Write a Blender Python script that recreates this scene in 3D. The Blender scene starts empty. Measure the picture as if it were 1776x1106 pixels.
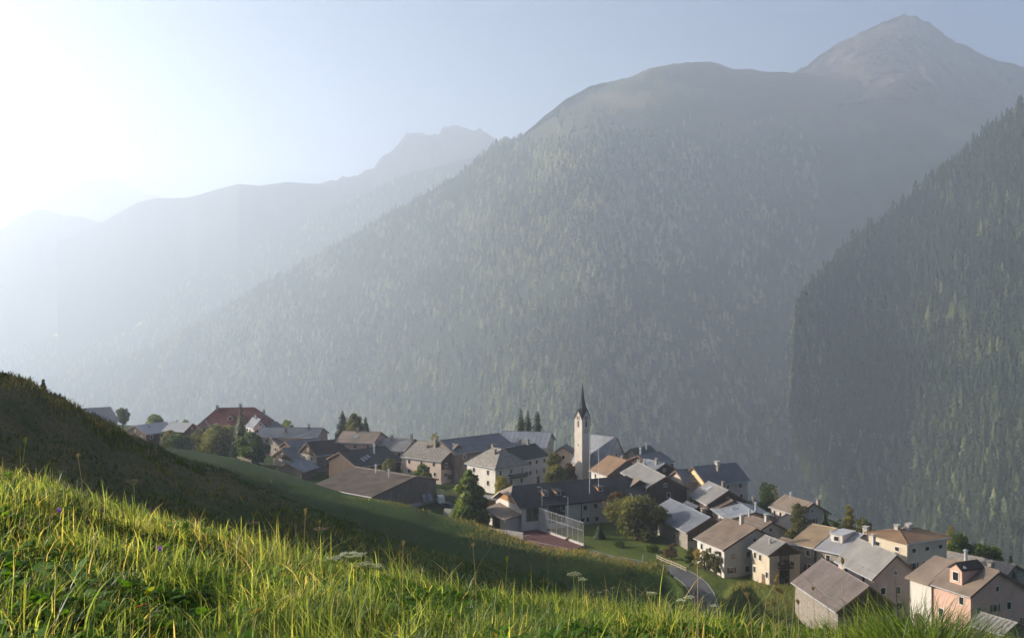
import bpy, math, random
import numpy as np
from mathutils import Vector, Matrix
R = math.radians
F = 1904.0                      # focal length in photo pixels (photo 1776 wide)
scene = bpy.context.scene
col = scene.collection
# ------------------------------------------------------------------ camera, sky, sun
cam_d = bpy.data.cameras.new('camera'); cam = bpy.data.objects.new('camera', cam_d); col.objects.link(cam)
cam.location = (0, 0, 0); cam.rotation_euler = (R(90), 0, 0)
cam_d.sensor_width = 36.0; cam_d.lens = 36.0 * F / 1776.0
cam_d.shift_y = -53.0 / 1776.0
cam_d.clip_start = 0.05; cam_d.clip_end = 60000
cam_d.dof.use_dof = True; cam_d.dof.focus_distance = 9.0; cam_d.dof.aperture_fstop = 7.0
scene.camera = cam
SUN_AZ = 79.0                   # degrees to the left of the view direction
SUN_EL = 20.0
w = bpy.data.worlds.new('World'); scene.world = w; w.use_nodes = True
nt = w.node_tree; bg = nt.nodes['Background']
sky = nt.nodes.new('ShaderNodeTexSky'); sky.sky_type = 'NISHITA'; sky.sun_disc = False
sky.sun_elevation = R(SUN_EL); sky.sun_rotation = R(-SUN_AZ)
sky.altitude = 2500; sky.air_density = 0.6; sky.dust_density = 0.0; sky.ozone_density = 1.0
nt.links.new(sky.outputs[0], bg.inputs[0]); bg.inputs[1].default_value = 0.05
sun_d = bpy.data.lights.new('sun', 'SUN'); sun = bpy.data.objects.new('sun', sun_d); col.objects.link(sun)
sun_d.energy = 5.0; sun_d.angle = R(0.5); sun_d.color = (1.0, 0.90, 0.76)
sdir = Vector((-math.sin(R(SUN_AZ)) * math.cos(R(SUN_EL)), math.cos(R(SUN_AZ)) * math.cos(R(SUN_EL)), math.sin(R(SUN_EL))))
sun.rotation_euler = sdir.to_track_quat('Z', 'Y').to_euler()
sun.location = sdir * 300
scene.view_settings.view_transform = 'Standard'; scene.view_settings.look = 'None'
scene.view_settings.gamma = 1.0; scene.view_settings.exposure = 1.58
scene.render.engine = 'CYCLES'
try:
    scene.cycles.volume_bounces = 4
    scene.cycles.max_bounces = 8
except Exception: pass
HAZE_DENSITY = 2.6e-4; HAZE_ANISO = 0.61
# ------------------------------------------------------------------ helpers
def tag(o, label=None, cat=None, group=None, kind=None):
    if label: o['label'] = label
    if cat: o['category'] = cat
    if group: o['group'] = group
    if kind: o['kind'] = kind
    return o
def empty(name, loc, rz=0.0):
    o = bpy.data.objects.new(name, None); col.objects.link(o)
    o.location = loc; o.rotation_euler = (0, 0, rz); o.empty_display_size = 0.5
    return o
class MB:
    def __init__(s): s.v = []; s.f = []
    def add(s, vs, fs):
        n = len(s.v); s.v += [tuple(p) for p in vs]; s.f += [tuple(i + n for i in f) for f in fs]; return s
    def box(s, x0, x1, y0, y1, z0, z1):
        return s.add([(x0,y0,z0),(x1,y0,z0),(x1,y1,z0),(x0,y1,z0),(x0,y0,z1),(x1,y0,z1),(x1,y1,z1),(x0,y1,z1)],
                     [(0,3,2,1),(4,5,6,7),(0,1,5,4),(1,2,6,5),(2,3,7,6),(3,0,4,7)])
    def hexa(s, p):   # 8 points: bottom quad then top quad
        return s.add(p, [(0,3,2,1),(4,5,6,7),(0,1,5,4),(1,2,6,5),(2,3,7,6),(3,0,4,7)])
    def tube(s, pts, rad, n=8, cap=True):
        pts = [Vector(p) for p in pts]; rings = []
        for i, p in enumerate(pts):
            d = (pts[min(i+1, len(pts)-1)] - pts[max(i-1, 0)]).normalized()
            a = d.orthogonal().normalized(); b = d.cross(a)
            r = rad[i] if isinstance(rad, (list, tuple)) else rad
            rings.append([p + (a*math.cos(2*math.pi*k/n) + b*math.sin(2*math.pi*k/n))*r for k in range(n)])
        vs = [q for rg in rings for q in rg]; fs = []
        for i in range(len(pts)-1):
            for k in range(n):
                fs.append((i*n+k, i*n+(k+1)%n, (i+1)*n+(k+1)%n, (i+1)*n+k))
        if cap: fs.append(tuple(range(n))[::-1]); fs.append(tuple((len(pts)-1)*n+k for k in range(n)))
        return s.add(vs, fs)
    def ball(s, c, r, n=8, m=6, sz=1.0):
        vs = [(c[0], c[1], c[2]-r*sz)]
        for j in range(1, m):
            a = -math.pi/2 + math.pi*j/m
            for k in range(n): vs.append((c[0]+r*math.cos(a)*math.cos(2*math.pi*k/n), c[1]+r*math.cos(a)*math.sin(2*math.pi*k/n), c[2]+r*sz*math.sin(a)))
        vs.append((c[0], c[1], c[2]+r*sz)); fs = []
        for k in range(n):
            fs.append((0, 1+(k+1)%n, 1+k)); e = len(vs)-1; b = 1+(m-2)*n
            fs.append((e, b+k, b+(k+1)%n))
            for j in range(m-2): fs.append((1+j*n+k, 1+j*n+(k+1)%n, 1+(j+1)*n+(k+1)%n, 1+(j+1)*n+k))
        return s.add(vs, fs)
    def build(s, name, mat, parent=None, smooth=False):
        me = bpy.data.meshes.new(name); me.from_pydata(s.v, [], s.f); me.update()
        if mat: me.materials.append(mat)
        if smooth:
            for p in me.polygons: p.use_smooth = True
        o = bpy.data.objects.new(name, me); col.objects.link(o)
        if parent: o.parent = parent
        return o
def np_mesh(name, V, T, mat, tint=None, smooth=False, parent=None):
    """V (n,3) float, T (m,k) int with k = 3 or 4"""
    me = bpy.data.meshes.new(name); k = T.shape[1]
    me.vertices.add(len(V)); me.vertices.foreach_set('co', np.ascontiguousarray(V, dtype=np.float32).ravel())
    me.loops.add(T.size); me.loops.foreach_set('vertex_index', np.ascontiguousarray(T, dtype=np.int32).ravel())
    me.polygons.add(len(T)); me.polygons.foreach_set('loop_start', np.arange(0, T.size, k, dtype=np.int32))
    me.polygons.foreach_set('loop_total', np.full(len(T), k, dtype=np.int32))
    if smooth: me.polygons.foreach_set('use_smooth', np.ones(len(T), dtype=bool))
    me.update(calc_edges=True)
    if tint is not None:
        a = me.attributes.new('tint', 'FLOAT', 'POINT'); a.data.foreach_set('value', np.ascontiguousarray(tint, dtype=np.float32))
    if mat: me.materials.append(mat)
    o = bpy.data.objects.new(name, me); col.objects.link(o)
    if parent: o.parent = parent
    return o
# numpy value noise
def vnoise(x, y, seed=0):
    xi = np.floor(x).astype(np.int64); yi = np.floor(y).astype(np.int64); fx = x-xi; fy = y-yi
    def h(a, b):
        n = (a*374761393 + b*668265263 + seed*974634777) & 0xffffffff
        n = ((n ^ (n >> 13))*1274126177) & 0xffffffff
        return ((n ^ (n >> 16)) & 0xffff)/65535.0
    fx = fx*fx*(3-2*fx); fy = fy*fy*(3-2*fy)
    return (h(xi,yi)*(1-fx)+h(xi+1,yi)*fx)*(1-fy)+(h(xi,yi+1)*(1-fx)+h(xi+1,yi+1)*fx)*fy
def fbm(x, y, oct=4, seed=0):
    s = 0; a = 0.5; t = 0
    for o in range(oct):
        s = s + a*vnoise(x*2**o, y*2**o, seed+o*17); t += a; a *= 0.5
    return s/t*2-1        # -1..1
def ridged(x, y, oct=5, seed=0):
    s = 0; a = 0.5; t = 0
    for o in range(oct):
        s = s + a*(1-np.abs(vnoise(x*2**o, y*2**o, seed+o*31)*2-1)); t += a; a *= 0.5
    return s/t
# ------------------------------------------------------------------ materials
def new_mat(name):
    m = bpy.data.materials.new(name); m.use_nodes = True
    return m, m.node_tree, m.node_tree.nodes['Principled BSDF']
def plain(name, c, rough=0.8, metal=0.0, var=0.25, scale=1.0, bump=0.0, spec=0.3, stretch=(1,1,1), coords='Object', c2=None):
    m, t, b = new_mat(name)
    b.inputs['Roughness'].default_value = rough; b.inputs['Metallic'].default_value = metal
    b.inputs['Specular IOR Level'].default_value = spec
    tc = t.nodes.new('ShaderNodeTexCoord'); mp = t.nodes.new('ShaderNodeMapping'); mp.inputs['Scale'].default_value = stretch
    t.links.new(tc.outputs[coords], mp.inputs[0])
    n = t.nodes.new('ShaderNodeTexNoise'); n.inputs['Scale'].default_value = scale; n.inputs['Detail'].default_value = 6
    t.links.new(mp.outputs[0], n.inputs['Vector'])
    oi = t.nodes.new('ShaderNodeObjectInfo')
    r = t.nodes.new('ShaderNodeValToRGB'); e = r.color_ramp.elements
    e[0].position = 0.3; e[1].position = 0.72
    cc = c2 or tuple(min(1, k*(1+var)) for k in c)
    e[0].color = tuple(k*(1-var) for k in c)+(1,); e[1].color = tuple(cc)+(1,)
    t.links.new(n.outputs['Fac'], r.inputs[0])
    t.links.new(r.outputs[0], b.inputs['Base Color'])
    if bump:
        bp = t.nodes.new('ShaderNodeBump'); bp.inputs['Strength'].default_value = bump; bp.inputs['Distance'].default_value = 0.1
        n2 = t.nodes.new('ShaderNodeTexNoise'); n2.inputs['Scale'].default_value = scale*6; n2.inputs['Detail'].default_value = 4
        t.links.new(mp.outputs[0], n2.inputs['Vector'])
        t.links.new(n2.outputs['Fac'], bp.inputs['Height']); t.links.new(bp.outputs[0], b.inputs['Normal'])
    return m
def planks(name, c, var=0.45, scale=6.0, axis='x'):      # timber boards, vertical streaks
    m, t, b = new_mat(name); b.inputs['Roughness'].default_value = 0.85; b.inputs['Specular IOR Level'].default_value = 0.2
    tc = t.nodes.new('ShaderNodeTexCoord'); mp = t.nodes.new('ShaderNodeMapping'); mp.inputs['Scale'].default_value = (scale, scale, 0.35)
    t.links.new(tc.outputs['Object'], mp.inputs[0])
    n = t.nodes.new('ShaderNodeTexNoise'); n.inputs['Scale'].default_value = 1.0; n.inputs['Detail'].default_value = 3
    t.links.new(mp.outputs[0], n.inputs['Vector'])
    r = t.nodes.new('ShaderNodeValToRGB'); e = r.color_ramp.elements; e[0].position = 0.3; e[1].position = 0.7
    e[0].color = tuple(k*(1-var) for k in c)+(1,); e[1].color = tuple(k*(1+var) for k in c)+(1,)
    t.links.new(n.outputs['Fac'], r.inputs[0]); t.links.new(r.outputs[0], b.inputs['Base Color'])
    bp = t.nodes.new('ShaderNodeBump'); bp.inputs['Strength'].default_value = 0.6; bp.inputs['Distance'].default_value = 0.05
    t.links.new(n.outputs['Fac'], bp.inputs['Height']); t.links.new(bp.outputs[0], b.inputs['Normal'])
    return m
def leafy(name, stops, trans=0.4, rough=0.5, spec=0.3, tcol=None, noise=None):
    """stops: list of (pos,color) along the tint attribute"""
    m, t, b = new_mat(name); b.inputs['Roughness'].default_value = rough; b.inputs['Specular IOR Level'].default_value = spec
    a = t.nodes.new('ShaderNodeAttribute'); a.attribute_name = 'tint'
    r = t.nodes.new('ShaderNodeValToRGB'); e = r.color_ramp.elements
    e[0].position = stops[0][0]; e[0].color = stops[0][1]+(1,); e[1].position = stops[-1][0]; e[1].color = stops[-1][1]+(1,)
    for p, c in stops[1:-1]:
        q = e.new(p); q.color = c+(1,)
    t.links.new(a.outputs['Fac'], r.inputs[0]); t.links.new(r.outputs[0], b.inputs['Base Color'])
    if trans:
        tr = t.nodes.new('ShaderNodeBsdfTranslucent'); mx = t.nodes.new('ShaderNodeMixShader'); mx.inputs[0].default_value = trans
        hs = t.nodes.new('ShaderNodeMix'); hs.data_type = 'RGBA'; hs.blend_type = 'MULTIPLY'; hs.inputs[0].default_value = 1
        hs.inputs[7].default_value = tcol or (1.6, 1.5, 0.7, 1)
        t.links.new(r.outputs[0], hs.inputs[6]); t.links.new(hs.outputs[2], tr.inputs[0])
        out = t.nodes['Material Output']
        t.links.new(b.outputs[0], mx.inputs[1]); t.links.new(tr.outputs[0], mx.inputs[2]); t.links.new(mx.outputs[0], out.inputs[0])
    return m
M = {}
M['white'] = plain('white_plaster', (0.50, 0.475, 0.44), var=0.10, scale=0.5, bump=0.15)
M['cream'] = plain('cream_plaster', (0.46, 0.40, 0.31), var=0.12, scale=0.5, bump=0.15)
M['yellow'] = plain('yellow_plaster', (0.62, 0.47, 0.26), var=0.10, scale=0.5, bump=0.15)
M['pink'] = plain('pink_plaster', (0.50, 0.33, 0.27), var=0.10, scale=0.5, bump=0.15)
M['rose'] = plain('rose_plaster', (0.42, 0.34, 0.30), var=0.12, scale=0.5, bump=0.15)
M['stone'] = plain('rubble_stone', (0.25, 0.22, 0.18), var=0.4, scale=2.5, bump=0.8)
M['concrete'] = plain('concrete', (0.36, 0.35, 0.34), var=0.12, scale=0.8, bump=0.1)
M['wood'] = planks('dark_timber', (0.075, 0.05, 0.035))
M['greywood'] = planks('weathered_timber', (0.17, 0.14, 0.115), var=0.3)
M['orangewood'] = planks('warm_timber', (0.30, 0.16, 0.07))
RF = dict(rough=0.45, metal=0.0, spec=0.5)
def weather(m, amount=0.5):
    t = m.node_tree; b = t.nodes['Principled BSDF']; src = b.inputs['Base Color'].links[0].from_socket
    tc = t.nodes.new('ShaderNodeTexCoord'); mp = t.nodes.new('ShaderNodeMapping'); mp.inputs['Scale'].default_value = (1.6, 0.22, 0.22)
    n = t.nodes.new('ShaderNodeTexNoise'); n.inputs['Scale'].default_value = 1.3; n.inputs['Detail'].default_value = 5
    t.links.new(tc.outputs['Object'], mp.inputs[0]); t.links.new(mp.outputs[0], n.inputs['Vector'])
    r = t.nodes.new('ShaderNodeValToRGB'); e = r.color_ramp.elements; e[0].position = .32; e[1].position = .68
    k = 1-amount; e[0].color = (k, k*.97, k*.93, 1); e[1].color = (1.25, 1.2, 1.15, 1)
    mx = t.nodes.new('ShaderNodeMix'); mx.data_type = 'RGBA'; mx.blend_type = 'MULTIPLY'; mx.inputs[0].default_value = 1
    t.links.new(src, mx.inputs[6]); t.links.new(r.outputs[0], mx.inputs[7]); t.links.new(mx.outputs[2], b.inputs['Base Color'])
M['r_slateblue'] = plain('blue_grey_sheet_roof', (0.115, 0.125, 0.15), var=0.25, scale=0.35, bump=0.05, stretch=(1,1,1), **RF)
M['r_bluegrey'] = plain('pale_blue_sheet_roof', (0.21, 0.23, 0.27), var=0.25, scale=0.35, bump=0.05, **RF)
M['r_pale'] = plain('pale_grey_sheet_roof', (0.27, 0.26, 0.25), var=0.22, scale=0.4, bump=0.05, **RF)
M['r_white'] = plain('near_white_sheet_roof', (0.42, 0.43, 0.46), var=0.12, scale=0.4, bump=0.05, **RF)
M['r_brown'] = plain('brown_sheet_roof', (0.20, 0.155, 0.12), var=0.30, scale=0.3, bump=0.05, rough=0.6, spec=0.4)
M['r_rust'] = plain('rust_brown_roof', (0.19, 0.12, 0.07), var=0.28, scale=0.3, bump=0.05, rough=0.65, spec=0.3)
M['r_tan'] = plain('tan_corrugated_roof', (0.46, 0.35, 0.23), var=0.22, scale=0.3, bump=0.05, rough=0.6, spec=0.35)
M['r_dark'] = plain('dark_slate_roof', (0.035, 0.035, 0.04), var=0.35, scale=0.8, bump=0.4, rough=0.75, spec=0.25)
M['r_darkbrown'] = plain('dark_brown_shingle_roof', (0.06, 0.045, 0.037), var=0.35, scale=0.8, bump=0.4, rough=0.8, spec=0.2)
M['r_red'] = plain('red_tile_roof', (0.19, 0.062, 0.048), var=0.25, scale=0.6, bump=0.4, rough=0.8, spec=0.2)
M['r_green'] = plain('green_copper_roof', (0.055, 0.085, 0.075), var=0.3, scale=0.5, bump=0.1, rough=0.55, spec=0.4)
M['r_worn'] = plain('weathered_corrugated_roof', (0.20, 0.17, 0.16), var=0.25, scale=0.5, bump=0.1, rough=0.6, spec=0.35, stretch=(1, .3, 1))
M['r_stone'] = plain('stone_slab_roof', (0.24, 0.22, 0.20), var=0.4, scale=1.8, bump=0.6, rough=0.8, spec=0.25)
for k_ in [k for k in M if k.startswith('r_')]: weather(M[k_], .45)
for k_ in ('white', 'cream', 'pink', 'rose', 'yellow', 'concrete'): weather(M[k_], .16)
M['frame'] = plain('window_surround', (0.55, 0.51, 0.46), var=0.05)
M['frame_wood'] = plain('timber_frame', (0.14, 0.08, 0.05), var=0.2, scale=3)
M['glass'] = plain('window_glass', (0.02, 0.022, 0.026), rough=0.08, spec=0.8, var=0.2)
M['skyglass'] = plain('skylight_glass', (0.25, 0.27, 0.3), rough=0.05, spec=1.0, var=0.1)
M['metal'] = plain('galvanised_metal', (0.55, 0.56, 0.57), rough=0.4, metal=0.6, var=0.1)
M['whitepaint'] = plain('white_paint', (0.75, 0.75, 0.73), rough=0.5, var=0.06)
M['guard'] = plain('snow_guard_steel', (0.22, 0.21, 0.20), rough=0.6, var=0.2)
M['darkmetal'] = plain('dark_metal', (0.05, 0.05, 0.055), rough=0.5, var=0.2)
M['bark'] = plain('bark', (0.085, 0.062, 0.045), var=0.4, scale=4, bump=0.8)
M['red_court'] = plain('red_court_surface', (0.10, 0.042, 0.04), var=0.18, scale=0.3)
M['asphalt'] = plain('asphalt', (0.075, 0.075, 0.08), var=0.18, scale=0.6, bump=0.15, rough=0.9)
M['kerb'] = plain('kerb_stone', (0.3, 0.29, 0.27), var=0.2, scale=1.5)
M['timber_rail'] = plain('pale_rail_timber', (0.45, 0.36, 0.27), var=0.2, scale=3)  # pale timber tone for rails and verge boards
M['gold'] = plain('gilded_ball', (0.5, 0.36, 0.12), rough=0.3, metal=0.8)
M['carpaint'] = plain('white_car_paint', (0.7, 0.71, 0.73), rough=0.25, spec=0.6, var=0.03)
M['bluecar'] = plain('dark_car_paint', (0.05, 0.06, 0.09), rough=0.25, spec=0.6, var=0.03)
M['rubber'] = plain('tyre_rubber', (0.02, 0.02, 0.02), rough=0.9)
def mesh_mat():
    m, t, b = new_mat('steel_netting'); b.inputs['Base Color'].default_value = (0.5, 0.5, 0.5, 1); b.inputs['Roughness'].default_value = 0.5
    b.inputs['Alpha'].default_value = 0.08
    return m
M['net'] = mesh_mat()
M['grass'] = leafy('meadow_grass', [(0.0, (0.018, 0.038, 0.010)), (0.35, (0.095, 0.145, 0.038)), (0.62, (0.25, 0.29, 0.085)), (0.85, (0.33, 0.31, 0.08)), (1.0, (0.46, 0.35, 0.2))], trans=0.62, rough=0.42, spec=0.4, tcol=(2.5, 2.25, 1.05, 1))
M['herb'] = leafy('broad_leaves', [(0.0, (0.03, 0.085, 0.012)), (0.7, (0.09, 0.20, 0.02)), (0.9, (0.25, 0.24, 0.03)), (1.0, (0.35, 0.10, 0.03))], trans=0.45, rough=0.6, spec=0.15, tcol=(1.9, 1.8, 0.5, 1))
M['hillgrass'] = leafy('hillside_grass', [(0.0, (0.025, 0.05, 0.009)), (0.5, (0.045, 0.065, 0.015)), (1.0, (0.24, 0.19, 0.08))], trans=0.5, rough=0.6, spec=0.2, tcol=(1.8, 1.6, 0.7, 1))
M['forest'] = leafy('conifer_foliage', [(0.0, (0.016, 0.026, 0.012)), (0.45, (0.04, 0.055, 0.018)), (0.7, (0.13, 0.15, 0.055)), (1.0, (0.27, 0.26, 0.12))], trans=0.3, rough=0.8, spec=0.1)
M['leaf_green'] = leafy('leaves_green', [(0.0, (0.03, 0.055, 0.014)), (0.6, (0.06, 0.095, 0.02)), (1.0, (0.12, 0.14, 0.03))], trans=0.45, tcol=(2.0, 1.8, 0.8, 1))
M['leaf_bright'] = leafy('leaves_bright', [(0.0, (0.06, 0.10, 0.02)), (0.6, (0.13, 0.18, 0.04)), (1.0, (0.22, 0.25, 0.06))], trans=0.45, tcol=(2.0, 1.8, 0.8, 1))
M['leaf_olive'] = leafy('leaves_olive', [(0.0, (0.06, 0.07, 0.025)), (0.6, (0.11, 0.12, 0.04)), (1.0, (0.2, 0.18, 0.07))], trans=0.45, tcol=(2.0, 1.8, 0.8, 1))
M['leaf_brown'] = leafy('leaves_brown', [(0.0, (0.06, 0.035, 0.018)), (0.6, (0.12, 0.07, 0.03)), (1.0, (0.2, 0.11, 0.04))], trans=0.3)
M['leaf_yellow'] = leafy('leaves_yellow', [(0.0, (0.12, 0.12, 0.03)), (0.6, (0.22, 0.2, 0.05)), (1.0, (0.3, 0.26, 0.06))], trans=0.45, tcol=(2.0, 1.8, 0.8, 1))
M['needle'] = leafy('needles_dark', [(0.0, (0.014, 0.026, 0.012)), (0.6, (0.03, 0.05, 0.018)), (1.0, (0.06, 0.08, 0.025))], trans=0.1, rough=0.7)
M['straw'] = leafy('dry_straw', [(0.0, (0.30, 0.21, 0.12)), (1.0, (0.5, 0.38, 0.24))], trans=0.3)
M['stemgreen'] = leafy('green_stem', [(0.0, (0.16, 0.22, 0.05)), (1.0, (0.3, 0.32, 0.10))], trans=0.3)
M['petal_cream'] = leafy('cream_florets', [(0.0, (0.62, 0.62, 0.42)), (1.0, (0.8, 0.8, 0.62))], trans=0.35, tcol=(1,1,.9,1))
M['petal_purple'] = leafy('purple_petals', [(0.0, (0.22, 0.06, 0.5)), (1.0, (0.36, 0.12, 0.68))], trans=0.4, tcol=(1.3,1,1.3,1))
M['petal_pink'] = leafy('pinkish_seedheads', [(0.0, (0.36, 0.22, 0.18)), (1.0, (0.5, 0.36, 0.3))], trans=0.35, tcol=(1.2,1.1,1,1))
def terrain_mat():
    m, t, b = new_mat('hillside_turf'); b.inputs['Roughness'].default_value = 0.95; b.inputs['Specular IOR Level'].default_value = 0.1
    g = t.nodes.new('ShaderNodeNewGeometry')
    def noise(sc, det=6):
        n = t.nodes.new('ShaderNodeTexNoise'); n.inputs['Scale'].default_value = sc; n.inputs['Detail'].default_value = det; n.inputs['Roughness'].default_value = 0.62
        t.links.new(g.outputs['Position'], n.inputs['Vector']); return n
    a = noise(0.06); b2 = noise(1.3); 
    r = t.nodes.new('ShaderNodeValToRGB'); e = r.color_ramp.elements
    e[0].position = 0.24; e[0].color = (0.085, 0.105, 0.022, 1); e[1].position = 0.80; e[1].color = (0.12, 0.085, 0.042, 1)
    q = e.new(0.42); q.color = (0.026, 0.052, 0.008, 1); q = e.new(0.58); q.color = (0.036, 0.05, 0.012, 1)  # middle greens darkened to imitate shade on the hill slopes
    mx = t.nodes.new('ShaderNodeMix'); mx.data_type = 'FLOAT'; mx.inputs[0].default_value = 0.4
    t.links.new(a.outputs['Fac'], mx.inputs[2]); t.links.new(b2.outputs['Fac'], mx.inputs[3])
    ad = t.nodes.new('ShaderNodeMath'); ad.operation = 'ADD'
    at = t.nodes.new('ShaderNodeAttribute'); at.attribute_name = 'tint'
    t.links.new(mx.outputs[0], ad.inputs[0]); t.links.new(at.outputs['Fac'], ad.inputs[1])
    t.links.new(ad.outputs[0], r.inputs[0]); t.links.new(r.outputs[0], b.inputs['Base Color'])
    bp = t.nodes.new('ShaderNodeBump'); bp.inputs['Strength'].default_value = 0.9; bp.inputs['Distance'].default_value = 0.35
    t.links.new(b2.outputs['Fac'], bp.inputs['Height']); t.links.new(bp.outputs[0], b.inputs['Normal'])
    return m
M['turf'] = terrain_mat()
def mountain_mat(name, lo, mid, hi, sc=0.004):
    m, t, b = new_mat(name); b.inputs['Roughness'].default_value = 0.95; b.inputs['Specular IOR Level'].default_value = 0.05
    g = t.nodes.new('ShaderNodeNewGeometry')
    n = t.nodes.new('ShaderNodeTexNoise'); n.inputs['Scale'].default_value = sc; n.inputs['Detail'].default_value = 10; n.inputs['Roughness'].default_value = 0.65
    t.links.new(g.outputs['Position'], n.inputs['Vector'])
    at = t.nodes.new('ShaderNodeAttribute'); at.attribute_name = 'tint'      # 0 wood floor .. 1 alpine grass/rock
    ad = t.nodes.new('ShaderNodeMath'); ad.operation = 'MULTIPLY_ADD'; ad.inputs[1].default_value = 0.6
    t.links.new(n.outputs['Fac'], ad.inputs[0]); t.links.new(at.outputs['Fac'], ad.inputs[2])
    r = t.nodes.new('ShaderNodeValToRGB'); e = r.color_ramp.elements
    e[0].position = 0.2; e[0].color = lo+(1,); e[1].position = 1.3/1.3; e[1].color = hi+(1,)
    q = e.new(0.62); q.color = mid+(1,)
    t.links.new(ad.outputs[0], r.inputs[0]); t.links.new(r.outputs[0], b.inputs['Base Color'])
    bp = t.nodes.new('ShaderNodeBump'); bp.inputs['Strength'].default_value = 1.0; bp.inputs['Distance'].default_value = 45
    t.links.new(n.outputs['Fac'], bp.inputs['Height']); t.links.new(bp.outputs[0], b.inputs['Normal'])
    return m
# ------------------------------------------------------------------ terrain height
FU = np.array([-2600,-900,0,100,200,300,400,500,600,700,800,900,1000,1100,1200,1300,1500,1776,3000], float)
FV = np.array([470,640,822,838,876,903,932,962,980,1000,1015,1033,1052,1073,1086,1094,1104,1128,1230], float)
YC = 8.8
def near(x, y):
    u = 888+F*x/YC
    vf = np.interp(u, FU, FV)
    zc = -(vf-500)/F*YC
    k = np.clip(y/YC, -2, 1)
    z = zc*k + (-1.0)*(1-k) + 0.0*y
    z = np.where(y < 0, -1.0+0.16*(-y)*0.6 - 0.12*x, z*1.0)
    # slope under the camera also falls to the right
    d = np.clip(y-YC*0.93, 0, None)
    z = z - 0.20*d*np.minimum(d, 2.5)/2.5 - np.where(y > YC, (y-YC)*0.20, 0)
    z = z + 0.10*fbm(x*0.9, y*0.9, 3, 5)*np.clip((y+4)/6, 0, 1)
    return z
#        u      YA   vA    YB   vB     Ymid   v after crest B..., edge
C = np.array([
 # u,   YA,  vA,   Y5,  v5,   Y6,  v6,   YB,  vB,  Y8,   Y9
 [-2600, 90, 470, 120, 470, 170, 470, 220, 480, 300, 470],
 [-900, 85, 520, 120, 520, 170, 515, 230, 530, 300, 470],
 [-400, 85, 560, 120, 540, 170, 510, 240, 490, 320, 470],  # hill left of view raised here to cast shade on the slopes
 [-150, 85, 600, 115, 590, 170, 560, 240, 545, 315, 470],
 [-50,  85, 635, 110, 632, 170, 625, 238, 615, 310, 470],
 [0,    85, 655, 110, 659, 170, 662, 236, 662, 310, 470],
 [50,   88, 668, 115, 674, 175, 680, 236, 684, 315, 470],
 [100,  93, 690, 120, 698, 180, 706, 240, 712, 320, 470],
 [150, 100, 717, 128, 728, 185, 740, 250, 746, 325, 470],
 [200, 108, 742, 135, 752, 190, 760, 262, 762, 335, 470],
 [260, 120, 772, 145, 784, 200, 790, 285, 773, 345, 465],
 [330, 126, 801, 155, 816, 215, 812, 292, 781, 345, 455],
 [400, 132, 822, 160, 850, 220, 832, 290, 793, 340, 445],
 [450, 136, 848, 163, 880, 220, 850, 284, 806, 330, 435],
 [500, 140, 867, 165, 905, 215, 872, 276, 821, 315, 425],
 [560, 143, 890, 168, 935, 208, 900, 262, 843, 300, 415],
 [600, 145, 908, 170, 955, 205, 915, 256, 854, 285, 410],
 [700, 150, 950, 175, 990, 200, 958, 250, 873, 272, 400],
 [800, 152, 975, 178,1010, 198, 980, 243, 901, 262, 395],
 [850, 152, 990, 178,1020, 197, 990, 238, 914, 255, 395],
 [900, 152,1003, 178,1028, 195,1003, 232, 929, 245, 392],
 [950, 152,1015, 178,1035, 194,1012, 224, 945, 234, 388],
 [1000,152,1028, 176,1045, 193,1018, 218, 951, 230, 380],
 [1060,152,1043, 175,1055, 190,1025, 212, 966, 226, 365],
 [1110,152,1056, 172,1065, 185,1030, 205, 979, 222, 350],
 [1145,152,1066, 170,1070, 182,1036, 200, 975, 209, 335],
 [1159,152,1070, 168,1072, 182,1042, 197, 984, 206, 330],
 [1176,150,1072, 164,1075, 176,1045, 188,1001, 197, 325],
 [1193,148,1082, 160,1085, 170,1058, 181,1021, 190, 320],
 [1206,148,1090, 158,1090, 166,1075, 175,1048, 184, 318],
 [1222,148,1092, 158,1095, 166,1090, 174,1085, 183, 314],
 [1246,150,1098, 162,1105, 176,1105, 186,1090, 196, 312],
 [1264,152,1098, 166,1110, 190,1100, 204,1024, 212, 308],
 [1300,152,1100, 168,1115, 195,1110, 211,1010, 217, 300],
 [1400,152,1104, 166,1115, 188,1110, 206,1018, 212, 285],
 [1500,150,1110, 162,1115, 172,1108, 180,1098, 192, 260],
 [1600,148,1120, 160,1130, 168,1125, 172,1125, 182, 244],
 [1776,145,1150, 155,1155, 160,1150, 165,1150, 175, 221],
 [2200,145,1200, 155,1200, 160,1190, 165,1190, 175, 215],
 [3000,145,1250, 155,1250, 160,1250, 165,1250, 175, 215]], float)
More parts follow.
